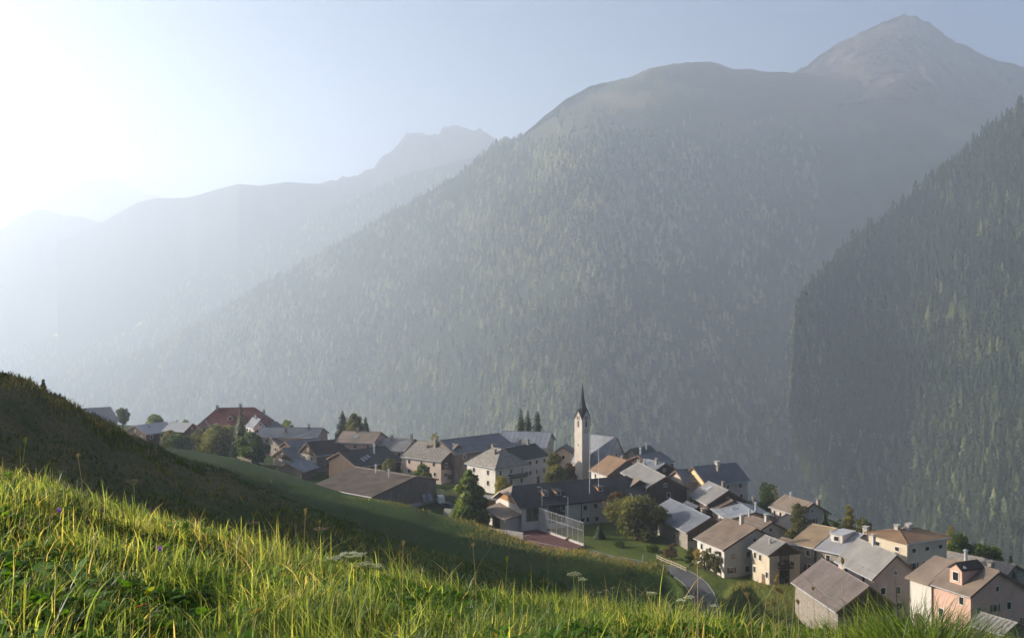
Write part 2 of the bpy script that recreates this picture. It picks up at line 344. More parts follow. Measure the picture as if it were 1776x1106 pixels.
def T(x, y):
    x = np.asarray(x, float); y = np.asarray(y, float)
    x, y = np.broadcast_arrays(x, y); sh = x.shape; x = x.ravel(); y = y.ravel()
    yy = np.maximum(y, 0.1); u = 888+F*x/yy
    g = lambda k: np.interp(u, C[:, 0], C[:, k])
    vf = np.interp(u, FU, FV)
    zv = lambda v, Y: -(v-500)/F*Y
    y1 = np.full_like(u, 13.0); z1 = near(x*13.0/np.maximum(yy, 13.0), y1)
    y2 = np.full_like(u, 26.0); z2 = np.minimum(zv(vf+60, 26.0), z1-1)
    y3 = np.full_like(u, 46.0); z3 = np.minimum(zv(vf+14, 46.0), z2-0.5)
    yA, zA = g(1), zv(g(2), g(1)); y5, z5 = g(3), zv(g(4), g(3)); y6, z6 = g(5), zv(g(6), g(5)); yB, zB = g(7), zv(g(8), g(7))
    y8 = g(9); z8 = np.full_like(u, -57.0); y9 = g(10); z9 = np.full_like(u, -58.0)
    y10 = y9+35; z10 = np.full_like(u, -76.0); y11 = y9+450; z11 = np.full_like(u, -330.0); y12 = y9+2200; z12 = np.full_like(u, -520.0)
    Y = np.stack([y1,y2,y3,yA,y5,y6,yB,y8,y9,y10,y11,y12]); Z = np.stack([z1,z2,z3,zA,z5,z6,zB,z8,z9,z10,z11,z12])
    n = len(Y); h = np.diff(Y, axis=0); d = np.diff(Z, axis=0)/h
    m = np.zeros_like(Z); m[0] = d[0]; m[-1] = d[-1]
    for i in range(1, n-1):            # monotone-ish tangents, softened for crests
        a, b = d[i-1], d[i]; same = a*b > 0
        hm = np.where(same, 2*a*b/np.where(same, a+b, 1), 0.0); m[i] = 0.75*hm+0.25*np.clip((a*h[i]+b*h[i-1])/(h[i]+h[i-1]), -0.5, 0.5)
    m[7] = 0; m[8] = -0.05
    z = np.zeros_like(u)
    for i in range(n-1):
        s = (y >= Y[i]) & (y < Y[i+1]) if i < n-2 else (y >= Y[i])
        t = np.clip((y-Y[i])/h[i], 0, 1); 
        hz = (2*t**3-3*t**2+1)*Z[i]+(t**3-2*t**2+t)*h[i]*m[i]+(-2*t**3+3*t**2)*Z[i+1]+(t**3-t**2)*h[i]*m[i+1]
        z = np.where(s, hz, z)
    # roughness of the open hillside, none where the village stands
    am = np.interp(y, [20, 60, 180, 300], [0.1, 1.0, 0.8, 0.0])
    z = z + am*(1.2*fbm(x*0.05, y*0.035, 4, 3) + 0.35*fbm(x*0.3, y*0.16, 3, 9)-0.6)
    tr = (z*0.9+1.5*fbm(x*0.02, y*0.02, 2, 77)); z = z + 0.36*am*np.sin(2*np.pi*tr/2.6)     # cattle terraces
    # unseen humps added out of view at left to shade the hill faces
    uu = 888+F*x/np.maximum(y, 20)
    k = np.clip((-40-uu)/500, 0, 1)
    z = z + k*(28*np.exp(-((x+95)/40)**2-((y-95)/58)**2) + 22*np.exp(-((x+150)/60)**2-((y-240)/55)**2))
    zn = near(x, y)
    z = np.where(y < 13, zn, z)
    return z.reshape(sh)
def Tz(x, y): return float(T(np.array([x]), np.array([y]))[0])
def at(u, Y): return ((u-888)/F*Y, Y)
def grid_faces(nr, nc):
    i = np.arange(nr-1)[:, None]; j = np.arange(nc-1)[None, :]; a = i*nc+j
    return np.stack([a, a+1, a+nc+1, a+nc], -1).reshape(-1, 4)
us = np.concatenate([np.linspace(-2600, -130, 70), np.arange(-120, 1901, 7.0), np.linspace(1920, 3000, 40)])
ys = np.concatenate([np.linspace(-8, 12.9, 70), np.geomspace(13.0, 90, 90), np.arange(91.0, 300, 0.9), np.geomspace(300.5, 2600, 110)])
UU, YY = np.meshgrid(us, ys)
XX = (UU-888)/F*np.maximum(YY, 14)
ZZ = T(XX, YY)
V = np.stack([XX, YY, ZZ], -1).reshape(-1, 3)
tn = 0.10*fbm(XX*0.02, YY*0.02, 4, 11)
# drier brown grass on the steep faces, greener on the back slope
tn = tn + np.where(YY < 170, 0.16, 0.0)*np.clip((700-UU)/500, 0, 1) - 0.05*np.clip((UU-450)/150, 0, 1) - 0.16*np.clip((UU-930)/60, 0, 1)*np.clip((YY-195)/15, 0, 1)  # last term paints sunlit brightness into the meadow turf
tn = tn + 0.10*fbm(XX*0.15+YY*0.05, YY*0.02, 4, 19) - 0.30*np.exp(-((YY-np.interp(UU, C[:,0], C[:,7]))/9)**2)*np.clip((UU-200)/100, 0, 1)*np.clip(fbm(XX*0.05, YY*0.05, 2, 83)+.6, 0, 1)  # crest band paled in colour to imitate a sunlit rim
ground = np_mesh('ground', V, grid_faces(len(ys), len(us)), M['turf'], tn.ravel(), smooth=True)
tag(ground, kind='structure')
# ------------------------------------------------------------------ mountains
def loft(name, cols, rows=70, du=8.0, prof=1.0, gully=(0, 0), mat=None, tintf=None, back=(700, 250), seed=1, u0=None, u1=None, jag=0, kind='structure'):
    """cols: rows of (u, Yfoot, zfoot, Ytop, vtop); a solid ridge with a front face and a back slope"""
    Cc = np.array(cols, float); u0 = Cc[0,0] if u0 is None else u0; u1 = Cc[-1,0] if u1 is None else u1
    u = np.arange(u0, u1+du, du); g = [np.interp(u, Cc[:,0], Cc[:,k]) for k in range(1, 5)]
    Yf, zf, Ys, vs = g
    vs = vs - jag*(ridged(u*0.05, u*0+seed, 5, seed)-0.55)
    zs = -(vs-500)/F*Ys
    t = np.linspace(0, 1, rows)[:, None]
    Y = Yf+(Ys-Yf)*t
    p = t*(1+prof*(1-t))
    Z = zf+(zs-zf)*p
    ga, gs = gully
    if ga:
        k = np.sin(np.pi*np.clip(t, 0, 1))**0.45
        X0 = (u-888)/F*Y
        nz = (ridged(X0/gs, Y/(gs*2.2)+Z/(gs*2.5), 5, seed)-0.5)
        Y = Y + ga*nz*k
    X = (u-888)/F*Y
    # back slope
    tb = np.linspace(0.02, 1, 10)[:, None]
    Yb = Ys+back[0]*tb; Zb = zs-back[1]*tb*(0.3+0.7*tb)-40*tb; Xb = (u-888)/F*Yb
    X = np.vstack([X, Xb]); Y = np.vstack([Y, Yb]); Z = np.vstack([Z, Zb])
    Vv = np.stack([X, Y, Z], -1).reshape(-1, 3)
    vv = 500-F*Z/Y; UUm = np.broadcast_to(u, X.shape)
    tint = tintf(UUm, vv, X, Y, Z) if tintf else np.zeros_like(X)
    o = np_mesh(name, Vv, grid_faces(X.shape[0], X.shape[1]), mat, tint.ravel(), smooth=True)
    tag(o, kind=kind)
    def sample(uq, tq):          # point on the front face
        fu = np.clip((uq-u[0])/du, 0, len(u)-1.001); fr = np.clip(tq*(rows-1), 0, rows-1.001)
        i = fr.astype(int); j = fu.astype(int); a = fr-i; b = fu-j
        def q(A): return (A[i,j]*(1-b)+A[i,j+1]*b)*(1-a)+(A[i+1,j]*(1-b)+A[i+1,j+1]*b)*a
        return q(X), q(Y), q(Z)
    return o, sample
M['mtn'] = mountain_mat('wooded_slope_ground', (0.018, 0.026, 0.014), (0.05, 0.055, 0.03), (0.13, 0.105, 0.06))
M['mtn_clearing'] = mountain_mat('wooded_slope_with_hay_meadow', (0.018, 0.026, 0.014), (0.05, 0.055, 0.03), (0.62, 0.58, 0.30))
M['r_barn'] = plain('tan_brown_barn_roof', (0.27, 0.215, 0.165), var=0.25, scale=0.3, bump=0.05, rough=0.6, spec=0.4); weather(M['r_barn'], .4)
M['rock'] = mountain_mat('bare_rock_slope', (0.028, 0.022, 0.019), (0.058, 0.044, 0.034), (0.13, 0.09, 0.062), sc=0.009)
M['farmtn'] = mountain_mat('distant_slope', (0.04, 0.045, 0.04), (0.07, 0.07, 0.06), (0.12, 0.11, 0.09), sc=0.002)
def treeline(u): return np.interp(u, [0, 860, 905, 960, 1050, 1150, 1250, 1350, 2000], [-500, -500, 236, 244, 236, 232, 262, 250, 260])
def tint_main(u, v, X, Y, Z):
    k = np.clip((treeline(u)-v)/14+0.6*fbm(X/120, Z/60, 4, 4), 0, 1)
    return k*(0.42+0.5*fbm(X/150, Z/45, 5, 8))
MAIN = [(-500,4300,-640,4900,775),(0,3900,-580,4600,682),(150,3700,-540,4450,640),(278,3450,-500,4250,598),(457,3000,-450,3900,494),(600,2600,-410,3600,415),
 (700,2300,-390,3400,357),(735,2200,-385,3330,339),(806,1960,-375,3180,297),(866,1780,-370,3060,247),(905,1680,-365,3000,236),(940,1600,-362,2970,205),(982,1520,-360,2960,172),
 (1024,1460,-360,3000,150),(1091,1540,-370,3050,135),(1123,1600,-380,3100,120),(1169,1690,-390,3160,111),(1208,1770,-400,3220,107),(1236,1830,-400,3280,108),(1271,1900,-420,3380,120),
 (1303,1930,-430,3400,120),(1334,1970,-440,3430,125),(1368,2010,-450,3450,126),(1400,2060,-460,3470,128),(1500,2150,-480,3480,150),(1650,2250,-480,3480,190),(1776,2300,-480,3480,200),(2500,2400,-480,3480,240)]
main_o, S_main = loft('mountain_slope', MAIN, rows=110, du=6, prof=0.22, gully=(330, 420), mat=M['mtn'], tintf=tint_main, seed=3, jag=4)
RIGHT = [(1372,1440,-160,1450,690),(1376,1430,-190,1490,610),(1381,1420,-215,1560,540),(1419,1370,-265,1640,489),(1449,1340,-295,1700,454),(1499,1290,-345,1780,410),(1544,1250,-365,1830,378),
 (1578,1215,-360,1850,347),(1636,1160,-350,1860,299),(1681,1120,-340,1860,265),(1715,1090,-335,1850,227),(1776,1040,-330,1830,184),(1900,960,-320,1800,100),(2300,800,-300,1700,-60)]
right_o, S_right = loft('wooded_hill', RIGHT, rows=90, du=5, prof=0.15, gully=(110, 260), mat=M['mtn'], seed=8)
MID = [(-500,4700,-600,5450,735),(0,4600,-560,5350,612),(100,4500,-540,5250,578),(199,4400,-520,5200,534),(318,4300,-500,5150,478),(398,4250,-480,5100,442),(477,4200,-460,5050,407),(597,4100,-430,5000,355),
 (700,4000,-400,4950,304),(823,3900,-380,4900,272),(845,3900,-380,4900,260),(900,3900,-380,4900,262),(1000,3900,-380,4900,300)]
def tint_mid(u, v, X, Y, Z):
    cl = np.clip(1.3-((u-168)/78)**2-((v-(570-(u-168)*0.13))/9)**2, 0, 1)
    return cl*1.6+0.12*(v < 330)
mid_o, S_mid = loft('side_ridge', MID, rows=60, du=8, prof=0.1, gully=(160, 500), mat=M['mtn_clearing'], tintf=tint_mid, seed=12)
def tint_rock(u, v, X, Y, Z):
    return np.clip(0.25+0.22*fbm(X/160, Z/60, 5, 21)-np.clip((v-120)/60, 0, 1)*0.25, 0, 1)
PEAK = [(1300,3250,245,3901,150),(1368,3300,410,3901,134),(1379,3350,491,3901,122),(1392,3350,508,3901,118),(1423,3350,533,3901,96),(1461,3350,557,3901,70),(1489,3330,565,3901,59),(1509,3310,574,3901,50),
 (1544,3250,565,3901,34),(1567,3230,557,3901,25),(1575,3230,557,3901,28),(1592,3250,557,3901,29),(1612,3300,557,3917,40),(1643,3400,549,3942,64),(1681,3500,541,3984,82),(1726,3550,524,4025,103),(1764,3600,516,4067,114),(1776,3610,516,4067,115),(1900,3650,491,4150,150),(2300,3650,410,4150,210)]
peak_o, _ = loft('rocky_peak', PEAK, rows=150, du=2.5, prof=-0.05, gully=(330, 170), mat=M['rock'], tintf=tint_rock, seed=27, back=(900, 500), jag=8)
FAR1 = [(-700,5300,-600,6000,470),(-200,5300,-600,6000,430),(4,5300,-600,6000,399),(36,5300,-600,6000,375),(60,5300,-600,6000,365),(80,5300,-600,6000,364),(111,5300,-600,6000,373),(147,5300,-600,6000,377),(167,5300,-600,6000,384),(239,5300,-600,6000,397),(338,5300,-600,6000,423),(398,5300,-600,6000,442),(520,5300,-600,6000,480)]
loft('far_hill', FAR1, rows=40, du=6, prof=0.3, gully=(250, 900), mat=M['farmtn'], seed=31, back=(900, 300))
FAR2 = [(100,4700,-600,5500,420),(181,4700,-600,5500,383),(239,4700,-600,5500,351),(270,4700,-600,5500,344),(322,4700,-600,5500,343),(346,4600,-600,5400,338),(374,4600,-600,5400,329),(414,4500,-600,5300,319),(449,4500,-600,5300,322),(497,4500,-600,5300,316),(553,4500,-600,5300,319),(597,4400,-600,5200,331),(700,4400,-600,5100,345),(860,4400,-600,5100,360)]
loft('far_ridge', FAR2, rows=40, du=4, prof=0.2, gully=(250, 900), mat=M['farmtn'], seed=37, back=(900, 300))
FAR3 = [(500,5000,-300,5750,345),(553,5000,-300,5750,320),(557,5000,-300,5750,317),(573,5000,-300,5750,312),(582,5000,-300,5750,315),(593,5000,-300,5750,307),(604,5000,-300,5750,309),(620,5000,-300,5750,306),(636,5000,-200,5750,295),(648,5000,-200,5750,293),(660,5000,-200,5750,275),(676,5000,-200,5750,263),(690,5000,-200,5750,250),(700,5000,-200,5750,238),(704,5000,-200,5750,231),(718,5000,-200,5750,229),
 (735,5000,-200,5750,231),(746,5000,-200,5750,235),(762,5000,-200,5750,232),(767,5000,-200,5750,223),(783,5000,-200,5750,216),(795,5000,-200,5750,219),(806,5000,-200,5750,224),(825,5000,-200,5750,227),(832,5000,-200,5750,222),(841,5000,-200,5750,228),(855,5000,-200,5750,237),(866,5000,-200,5750,247),(900,5000,-200,5750,262),(1000,5000,-200,5750,300)]
loft('far_rocky_ridge', FAR3, rows=50, du=2.5, prof=0.05, gully=(500, 500), mat=M['farmtn'], seed=41, back=(600, 500), jag=8)
FAR4 = [(-700,7400,-600,8200,360),(-300,7400,-600,8200,345),(0,7400,-600,8200,322),(25,7400,-600,8200,325),(40,7400,-600,8200,335),(62,7400,-600,8200,339),(72,7400,-600,8200,330),(95,7400,-600,8200,325),(110,7400,-600,8200,318),(125,7400,-600,8200,309),(138,7400,-600,8200,302),(150,7400,-600,8200,309),(170,7400,-600,8200,311),(190,7400,-600,8200,307),(204,7400,-600,8200,305),(215,7400,-600,8200,320),(225,7400,-600,8200,327),(240,7400,-600,8200,326),(255,7400,-600,8200,338),(272,7400,-600,8200,341),(300,7400,-600,8200,350),(400,7400,-600,8200,400)]
loft('distant_rocky_range', FAR4, rows=40, du=2.5, prof=0.05, gully=(400, 700), mat=M['farmtn'], seed=47, back=(500, 500), jag=9)
# ------------------------------------------------------------------ forests (far-off wood)
rng = np.random.default_rng(7)
def proto_conifer(seed, tiers=6, n=7):
    r = np.random.default_rng(seed); V = []; Tt = []
    for k in range(tiers):
        f = k/tiers; zt = 1.0-(1-f)*0.0; top = 1.0-f*0.80+0.02; bot = 1.0-(f+1.55/tiers)*0.86
        top = min(1.0, 1-f*0.86); bot = max(0.06, 1-(f+1.7/tiers)*0.86); rad = (0.06+(f+1/tiers)**.85*0.20)
        b = len(V); V.append((r.normal(0, .008), r.normal(0, .008), top))
        ph = r.uniform(0, 6.28)
        for j in range(n):
            a = ph+2*math.pi*j/n; rr = rad*r.uniform(0.45, 1.25); V.append((rr*math.cos(a), rr*math.sin(a), bot+r.uniform(-.03, .03)))
        for j in range(n): Tt.append((b, b+1+j, b+1+(j+1) % n))
    return np.array(V), np.array(Tt)
def proto_larch(seed, n=46):
    r = np.random.default_rng(seed); V = []; Tt = []
    for k in range(n):
        z = r.uniform(0.12, 1.0)**0.9; a = r.uniform(0, 6.28); L = 0.20*(1.03-z)**0.8*r.uniform(0.6, 1.1)+0.02; wd = L*0.55
        c = np.array((math.cos(a), math.sin(a))); p = np.array((-c[1], c[0])); b = len(V)
        V += [(0, 0, z+0.05), (*(c*L+p*wd), z-0.02), (*(c*L*1.1), z-0.05), (*(c*L-p*wd), z-0.02)]
        Tt += [(b, b+1, b+2), (b, b+2, b+3)]
    return np.array(V, float), np.array(Tt)
PROT = [proto_conifer(s) for s in range(6)]+[proto_larch(s) for s in range(50, 54)]
PFAR = [proto_conifer(s, 4, 5) for s in range(60, 64)]
def forest(name, label, X, Y, Z, H, tint, protos, fat=1.0):
    Vs = []; Ts = []; Tn = []; off = 0; pick = rng.integers(0, len(protos), len(X))
    for k, (pv, pt) in enumerate(protos):
        s = np.nonzero(pick == k)[0]
        if len(s) == 0: continue
        a = rng.uniform(0, 6.28, len(s)); c, sn = np.cos(a)[:, None], np.sin(a)[:, None]; h = H[s][:, None]; wd = h*fat*rng.uniform(.75, 1.25, len(s))[:, None]
        x = X[s][:, None]+(pv[:, 0]*c-pv[:, 1]*sn)*wd; y = Y[s][:, None]+(pv[:, 0]*sn+pv[:, 1]*c)*wd; z = Z[s][:, None]-0.06*h+pv[:, 2]*h
        Vs.append(np.stack([x, y, z], -1).reshape(-1, 3)); Ts.append((pt[None]+(np.arange(len(s))*len(pv))[:, None, None]+off).reshape(-1, 3))
        Tn.append(np.repeat(tint[s], len(pv))); off += len(s)*len(pv)
    o = np_mesh(name, np.vstack(Vs), np.vstack(Ts), M['forest'], np.concatenate(Tn))
    tag(o, label, 'forest', kind='stuff'); return o
def scatter(S, n, u0, u1, t0=0.0, t1=1.0, keep=None):
    u = rng.uniform(u0, u1, n); t = rng.uniform(t0, t1, n); X, Y, Z = S(u, t)
    v = 500-F*Z/Y; k = (v > 150) & (v < 1000)
    if keep is not None: k &= keep(u, v, X, Y, Z)
    return X[k], Y[k], Z[k], u[k], v[k]
def keep_main(u, v, X, Y, Z):
    return ((v > treeline(u)+14*fbm(X/60, Z/40, 3, 5)) & (rng.random(len(u)) < np.clip(.95+1.6*fbm(X/170, Z/110, 3, 61), .15, 1))) | ((rng.random(len(u)) < 0.10) & (v > treeline(u)-45) & (u > 960) & (u < 1400))
X, Y, Z, u, v = scatter(S_main, 42000, -60, 1420, 0, 1, keep_main)
cl = fbm(X/90, Z/90, 3, 14)
tint = np.clip(0.52+0.5*cl+rng.normal(0, .26, len(X)), 0, 1)
forest('main_slope_forest', 'conifer wood covering the broad mountain slope beyond the village', X, Y, Z, np.clip(rng.normal(16, 4.5, len(X)), 6, 28), tint, PROT, 1.25)
X, Y, Z, u, v = scatter(S_right, 12500, 1371, 1960, 0, 1)
cl = fbm(X/60, Z/60, 3, 24)
forest('near_hill_forest', 'dark spruce and larch wood on the steep hill at the right edge', X, Y, Z, np.clip(rng.normal(21, 5.5, len(X)), 8, 33), np.clip(0.17+0.38*cl+rng.normal(0, .23, len(X)), 0, 1), PROT, 0.95)
def keep_mid(u, v, X, Y, Z): return (((u-168)/90)**2+((v-(570-(u-168)*0.13))/12)**2 > 1) & (v > 300)
X, Y, Z, u, v = scatter(S_mid, 6000, -60, 860, 0.35, 1, keep_mid)
forest('side_ridge_forest', 'pale hazy conifer wood on the ridge behind the main slope', X, Y, Z, np.clip(rng.normal(20, 4, len(X)), 9, 30), np.clip(0.5+rng.normal(0, .25, len(X)), 0, 1), PFAR, 1.1)
# ------------------------------------------------------------------ houses
hr = random.Random(11)
def ground_min(pts): return min(Tz(x, y) for x, y in pts)
def window(parent, c, ax, nrm, w_, h_, style='plain', frame_mat='frame'):
    """window on a wall: c centre (local), ax unit along wall, nrm outward unit normal"""
    c = Vector(c); ax = Vector(ax); n = Vector(nrm); up = Vector((0, 0, 1)); f = MB()
    def bar(a0, a1, b0, b1, d0, d1):
        p = [c+ax*a+up*b+n*d for b in (b0, b1) for (a, d) in ((a0, d0), (a1, d0), (a1, d1), (a0, d1))]
        f.hexa(p)
    W, H = w_/2, h_/2; b = 0.13 if style != 'wood' else 0.09
    bar(-W-b, -W, -H-b, H+b, 0.0, 0.07); bar(W, W+b, -H-b, H+b, 0.0, 0.07)
    bar(-W, W, H, H+b, 0.0, 0.07); bar(-W-0.05, W+0.05, -H-b, -H, 0.0, 0.13)
    fo = f.build('window', M[frame_mat], parent)
    g = MB(); pn = [c+ax*a+up*b2+n*0.02 for a, b2 in ((-W, -H), (W, -H), (W, H), (-W, H))]
    g.add(pn, [(0, 1, 2, 3)])
    g.build('pane', M['glass'], fo)
    if style == 'shutter':
        for sgn in (-1, 1):
            f = MB(); bar(sgn*(W+b+W*0.5)-W*0.5, sgn*(W+b+W*0.5)+W*0.5, -H, H, 0.02, 0.09)
            f.build('shutter', M['frame_wood'], parent)
    return fo
def chimney(parent, x, y, z, h=1.5, w_=0.7, kind='stone'):
    m = MB()
    if kind == 'pipe':
        m.tube([(x, y, z-0.4), (x, y, z+h)], 0.26, 10); m.tube([(x, y, z+h+0.12), (x, y, z+h+0.2), (x, y, z+h+0.42)], [0.42, 0.42, 0.05], 10)
        m.box(x-.03, x+.03, y-.03, y+.03, z+h, z+h+.2)
        return m.build('chimney', M['metal'], parent)
    m.box(x-w_/2, x+w_/2, y-w_/2, y+w_/2, z-0.8, z+h)
    m.box(x-w_/2-.1, x+w_/2+.1, y-w_/2-.1, y+w_/2+.1, z+h, z+h+.12)
    for a in (-1, 1):
        for b in (-1, 1): m.box(x+a*w_*.38-.06, x+a*w_*.38+.06, y+b*w_*.38-.06, y+b*w_*.38+.06, z+h+.12, z+h+.4)
    m.box(x-w_/2-.14, x+w_/2+.14, y-w_/2-.14, y+w_/2+.14, z+h+.4, z+h+.5)
    return m.build('chimney', M['concrete' if kind == 'plaster' else 'stone'], parent)
def gable_house(name, label, cat, fitv, wall, roof, gable=None, group=None, ribs=0.7, oh=0.55, ohx=0.5, wb=None, ch=(), sky=(), ext=0, rows=2,
                nwin=(2, 3), wstyle='plain', door=True, frame_mat='frame', ground=None, snow=True, gable_h=None, zback=None, patch=None, lift=0.0):
    """fitv = (x of visible ridge end, y, ridge heading in degrees, length, signed half width to the near eave, rise, ridge height[, signed other half width])"""
    x0, y0, ang, L, s, rise, zr = fitv[:7]; oth = fitv[7] if len(fitv) > 7 else -s*0.95
    a = R(ang); dx, dy = math.cos(a), math.sin(a)
    L += ext                                   # extend the hidden end
    mx, my = x0-dx*L/2, y0-dy*L/2
    p = rise/abs(s); yl, yr = min(s, oth), max(s, oth)
    cs = [(mx+dx*sx*L/2-dy*yy, my+dy*sx*L/2+dx*yy) for sx in (-1, 1) for yy in (yl, yr)]
    gz = ground_min(cs) if ground is None else ground
    root = empty(name, (mx, my, gz), a); tag(root, label, cat, group)
    H = zr-gz; h = L/2-ohx; th = 0.22
    def zs(y): return H-p*abs(y)               # roof surface
    b0, b1 = yl+oh, yr-oh                      # wall lines
    low = -2.5
    # walls: one pentagonal prism, its top just below the roof slab
    m = MB(); e0, e1 = zs(b0)-th-.02, zs(b1)-th-.02; et = H-th-.03
    prof = [(b0, low), (b1, low), (b1, e1), (0, et), (b0, e0)]
    vs = [(-h, y, z) for y, z in prof]+[(h, y, z) for y, z in prof]
    m.add(vs, [(4,3,2,1,0), (5,6,7,8,9)]+[(i, (i+1) % 5, (i+1) % 5+5, i+5) for i in range(5)])
    m.build('wall', M[wall], root)
    ez = min(e0, e1)
    if gable:                                   # timber cladding of the gable triangle
        gh = gable_h if gable_h is not None else 0.3
        for sx in (1, -1):
            m = MB(); X0, X1 = sx*(h-0.02), sx*(h+0.06); zb = ez-gh
            pr = [(b0, zb), (b1, zb), (b1, e1-.02), (0, et-.02), (b0, e0-.02)]
            v2 = [(X0, y, z) for y, z in pr]+[(X1, y, z) for y, z in pr]
            f2 = [(4,3,2,1,0), (5,6,7,8,9)]+[(i, (i+1) % 5, (i+1) % 5+5, i+5) for i in range(5)]
            m.add(v2, f2); m.build('gable_cladding', M[gable], root)
    # roof: two slabs with standing seams
    m = MB(); hx = L/2
    for ye in (yl, yr):
        sg = 1 if ye > 0 else -1; n = Vector((0, sg*p, 1)).normalized()*th
        A = [(-hx, 0, H), (hx, 0, H), (hx, ye, zs(ye)), (-hx, ye, zs(ye))]
        lowr = [(q[0], q[1] , q[2]-th) for q in A]
        if sg < 0: m.hexa([lowr[3], lowr[2], lowr[1], lowr[0], A[3], A[2], A[1], A[0]])
        else: m.hexa([lowr[0], lowr[1], lowr[2], lowr[3], A[0], A[1], A[2], A[3]])
        if ribs:
            k = int(L/ribs)
            for i in range(k+1):
                xx = -hx+0.03+(L-0.06)*i/k; r = 0.035
                m.hexa([(xx-r, 0.0, H+.002), (xx+r, 0.0, H+.002), (xx+r, ye, zs(ye)+.002), (xx-r, ye, zs(ye)+.002),
                        (xx-r, 0.0, H+.08), (xx+r, 0.0, H+.08), (xx+r, ye, zs(ye)+.08), (xx-r, ye, zs(ye)+.08)])
    m.tube([(-hx, 0, H+.04), (hx, 0, H+.04)], 0.11, 6)
    ro = m.build('roof', M[roof], root)
    for sx in (-1, 1):                          # verge boards
        m = MB()
        for ye in (yl, yr):
            X0, X1 = sorted((sx*hx, sx*(hx+0.05)))
            m.hexa([(X0, 0, H-.34), (X1, 0, H-.34), (X1, ye, zs(ye)-.34), (X0, ye, zs(ye)-.34), (X0, 0, H+.03), (X1, 0, H+.03), (X1, ye, zs(ye)+.03), (X0, ye, zs(ye)+.03)])
        m.build('verge_board', M['frame_wood'], root)
    for ye in (yl, yr):
        sg = 1 if ye > 0 else -1; m = MB(); m.tube([(-hx, ye+sg*.07, zs(ye)-.14), (hx, ye+sg*.07, zs(ye)-.14)], 0.085, 6)
        m.build('gutter', M['metal'], root)
    if snow:                                    # snow guard rail along the near slope
        ye = s*0.8; m = MB(); m.tube([(-hx+.3, ye, zs(ye)+.22), (hx-.3, ye, zs(ye)+.22)], 0.045, 5)
        for i in range(int(L/2)): m.box(-hx+.5+i*2-.03, -hx+.5+i*2+.03, ye-.03, ye+.03, zs(ye), zs(ye)+.22)
        m.build('snow_guard', M['guard'], ro)
    for c in ch:                                # (fraction along ridge -1..1, offset fraction, height, kind)
        yy = c[1]*s; chimney(ro, c[0]*hx, yy, zs(yy), c[2], c[4] if len(c) > 4 else .7, c[3])
    for c in sky:                               # skylights (fx, fy, w, h)
        yy = c[1]*s; sg = 1 if s > 0 else -1; wd, hd = c[2]/2, c[3]/2; xx = c[0]*hx; m = MB()
        q = [(xx-wd, yy-sg*hd), (xx+wd, yy-sg*hd), (xx+wd, yy+sg*hd), (xx-wd, yy+sg*hd)]
        v = [(X_, Y_, zs(Y_)+.02) for X_, Y_ in q]+[(X_, Y_, zs(Y_)+.16) for X_, Y_ in q]
        m.hexa(v); m.build('skylight', M['skyglass'], ro)
    # windows on the walls that can be seen
    def vis(nx, ny):
        wx, wy = nx*dx-ny*dy, nx*dy+ny*dx; return (wx*(-mx)+wy*(-my)) > 0
    fm = frame_mat
    for sx in (1, -1):
        if vis(sx, 0) and nwin[0]:
            W = b1-b0
            for r_ in range(rows):
                zc = ez-1.5-2.8*r_
                if zc < 0.9: break
                for i in range(nwin[0]):
                    yy = b0+W*(i+0.5)/nwin[0]+hr.uniform(-.25, .25)
                    if hr.random() < 0.12: continue
                    wst = 'shutter' if (hr.random() < .25 and wstyle == 'plain') else wstyle
                    window(root, (sx*(h+(.0 if not gable or zc < ez-(gable_h or .3)-.8 else .06)), yy, zc), (0, sx, 0), (sx, 0, 0), 0.85, 1.1, wst, fm)
            if et-ez > 2.2: window(root, (sx*(h+(.06 if gable else 0)), 0.0, ez+(et-ez)*.35), (0, sx, 0), (sx, 0, 0), 0.6, 0.7, 'plain', fm)
    for sg, bb in ((-1, b0), (1, b1)):
        if vis(0, sg) and nwin[1]:
            for r_ in range(rows):
                zc = (e0 if sg < 0 else e1)-1.3-2.8*r_
                if zc < 0.9: break
                for i in range(nwin[1]):
                    if hr.random() < 0.15: continue
                    xx = -h+2*h*(i+0.5)/nwin[1]+hr.uniform(-.3, .3)
                    window(root, (xx, bb, zc), (-sg, 0, 0), (0, sg, 0), 0.85, 1.1, wstyle, fm)
            if door:
                m = MB(); xx = h*0.35; m.box(xx-.6, xx+.6, min(bb, bb+sg*.06), max(bb, bb+sg*.06), 0, 2.1); d = m.build('door', M['frame_wood'], root)
                m = MB(); m.ball((xx+.45, bb+sg*.1, 1.05), .05); m.build('handle', M['metal'], d)
    root['_dim'] = 0; del root['_dim']
    return root, dict(L=L, H=H, h=h, b0=b0, b1=b1, ez=ez, e0=e0, e1=e1, s=s, p=p, zs=zs, ro=ro, et=et, yl=yl, yr=yr)
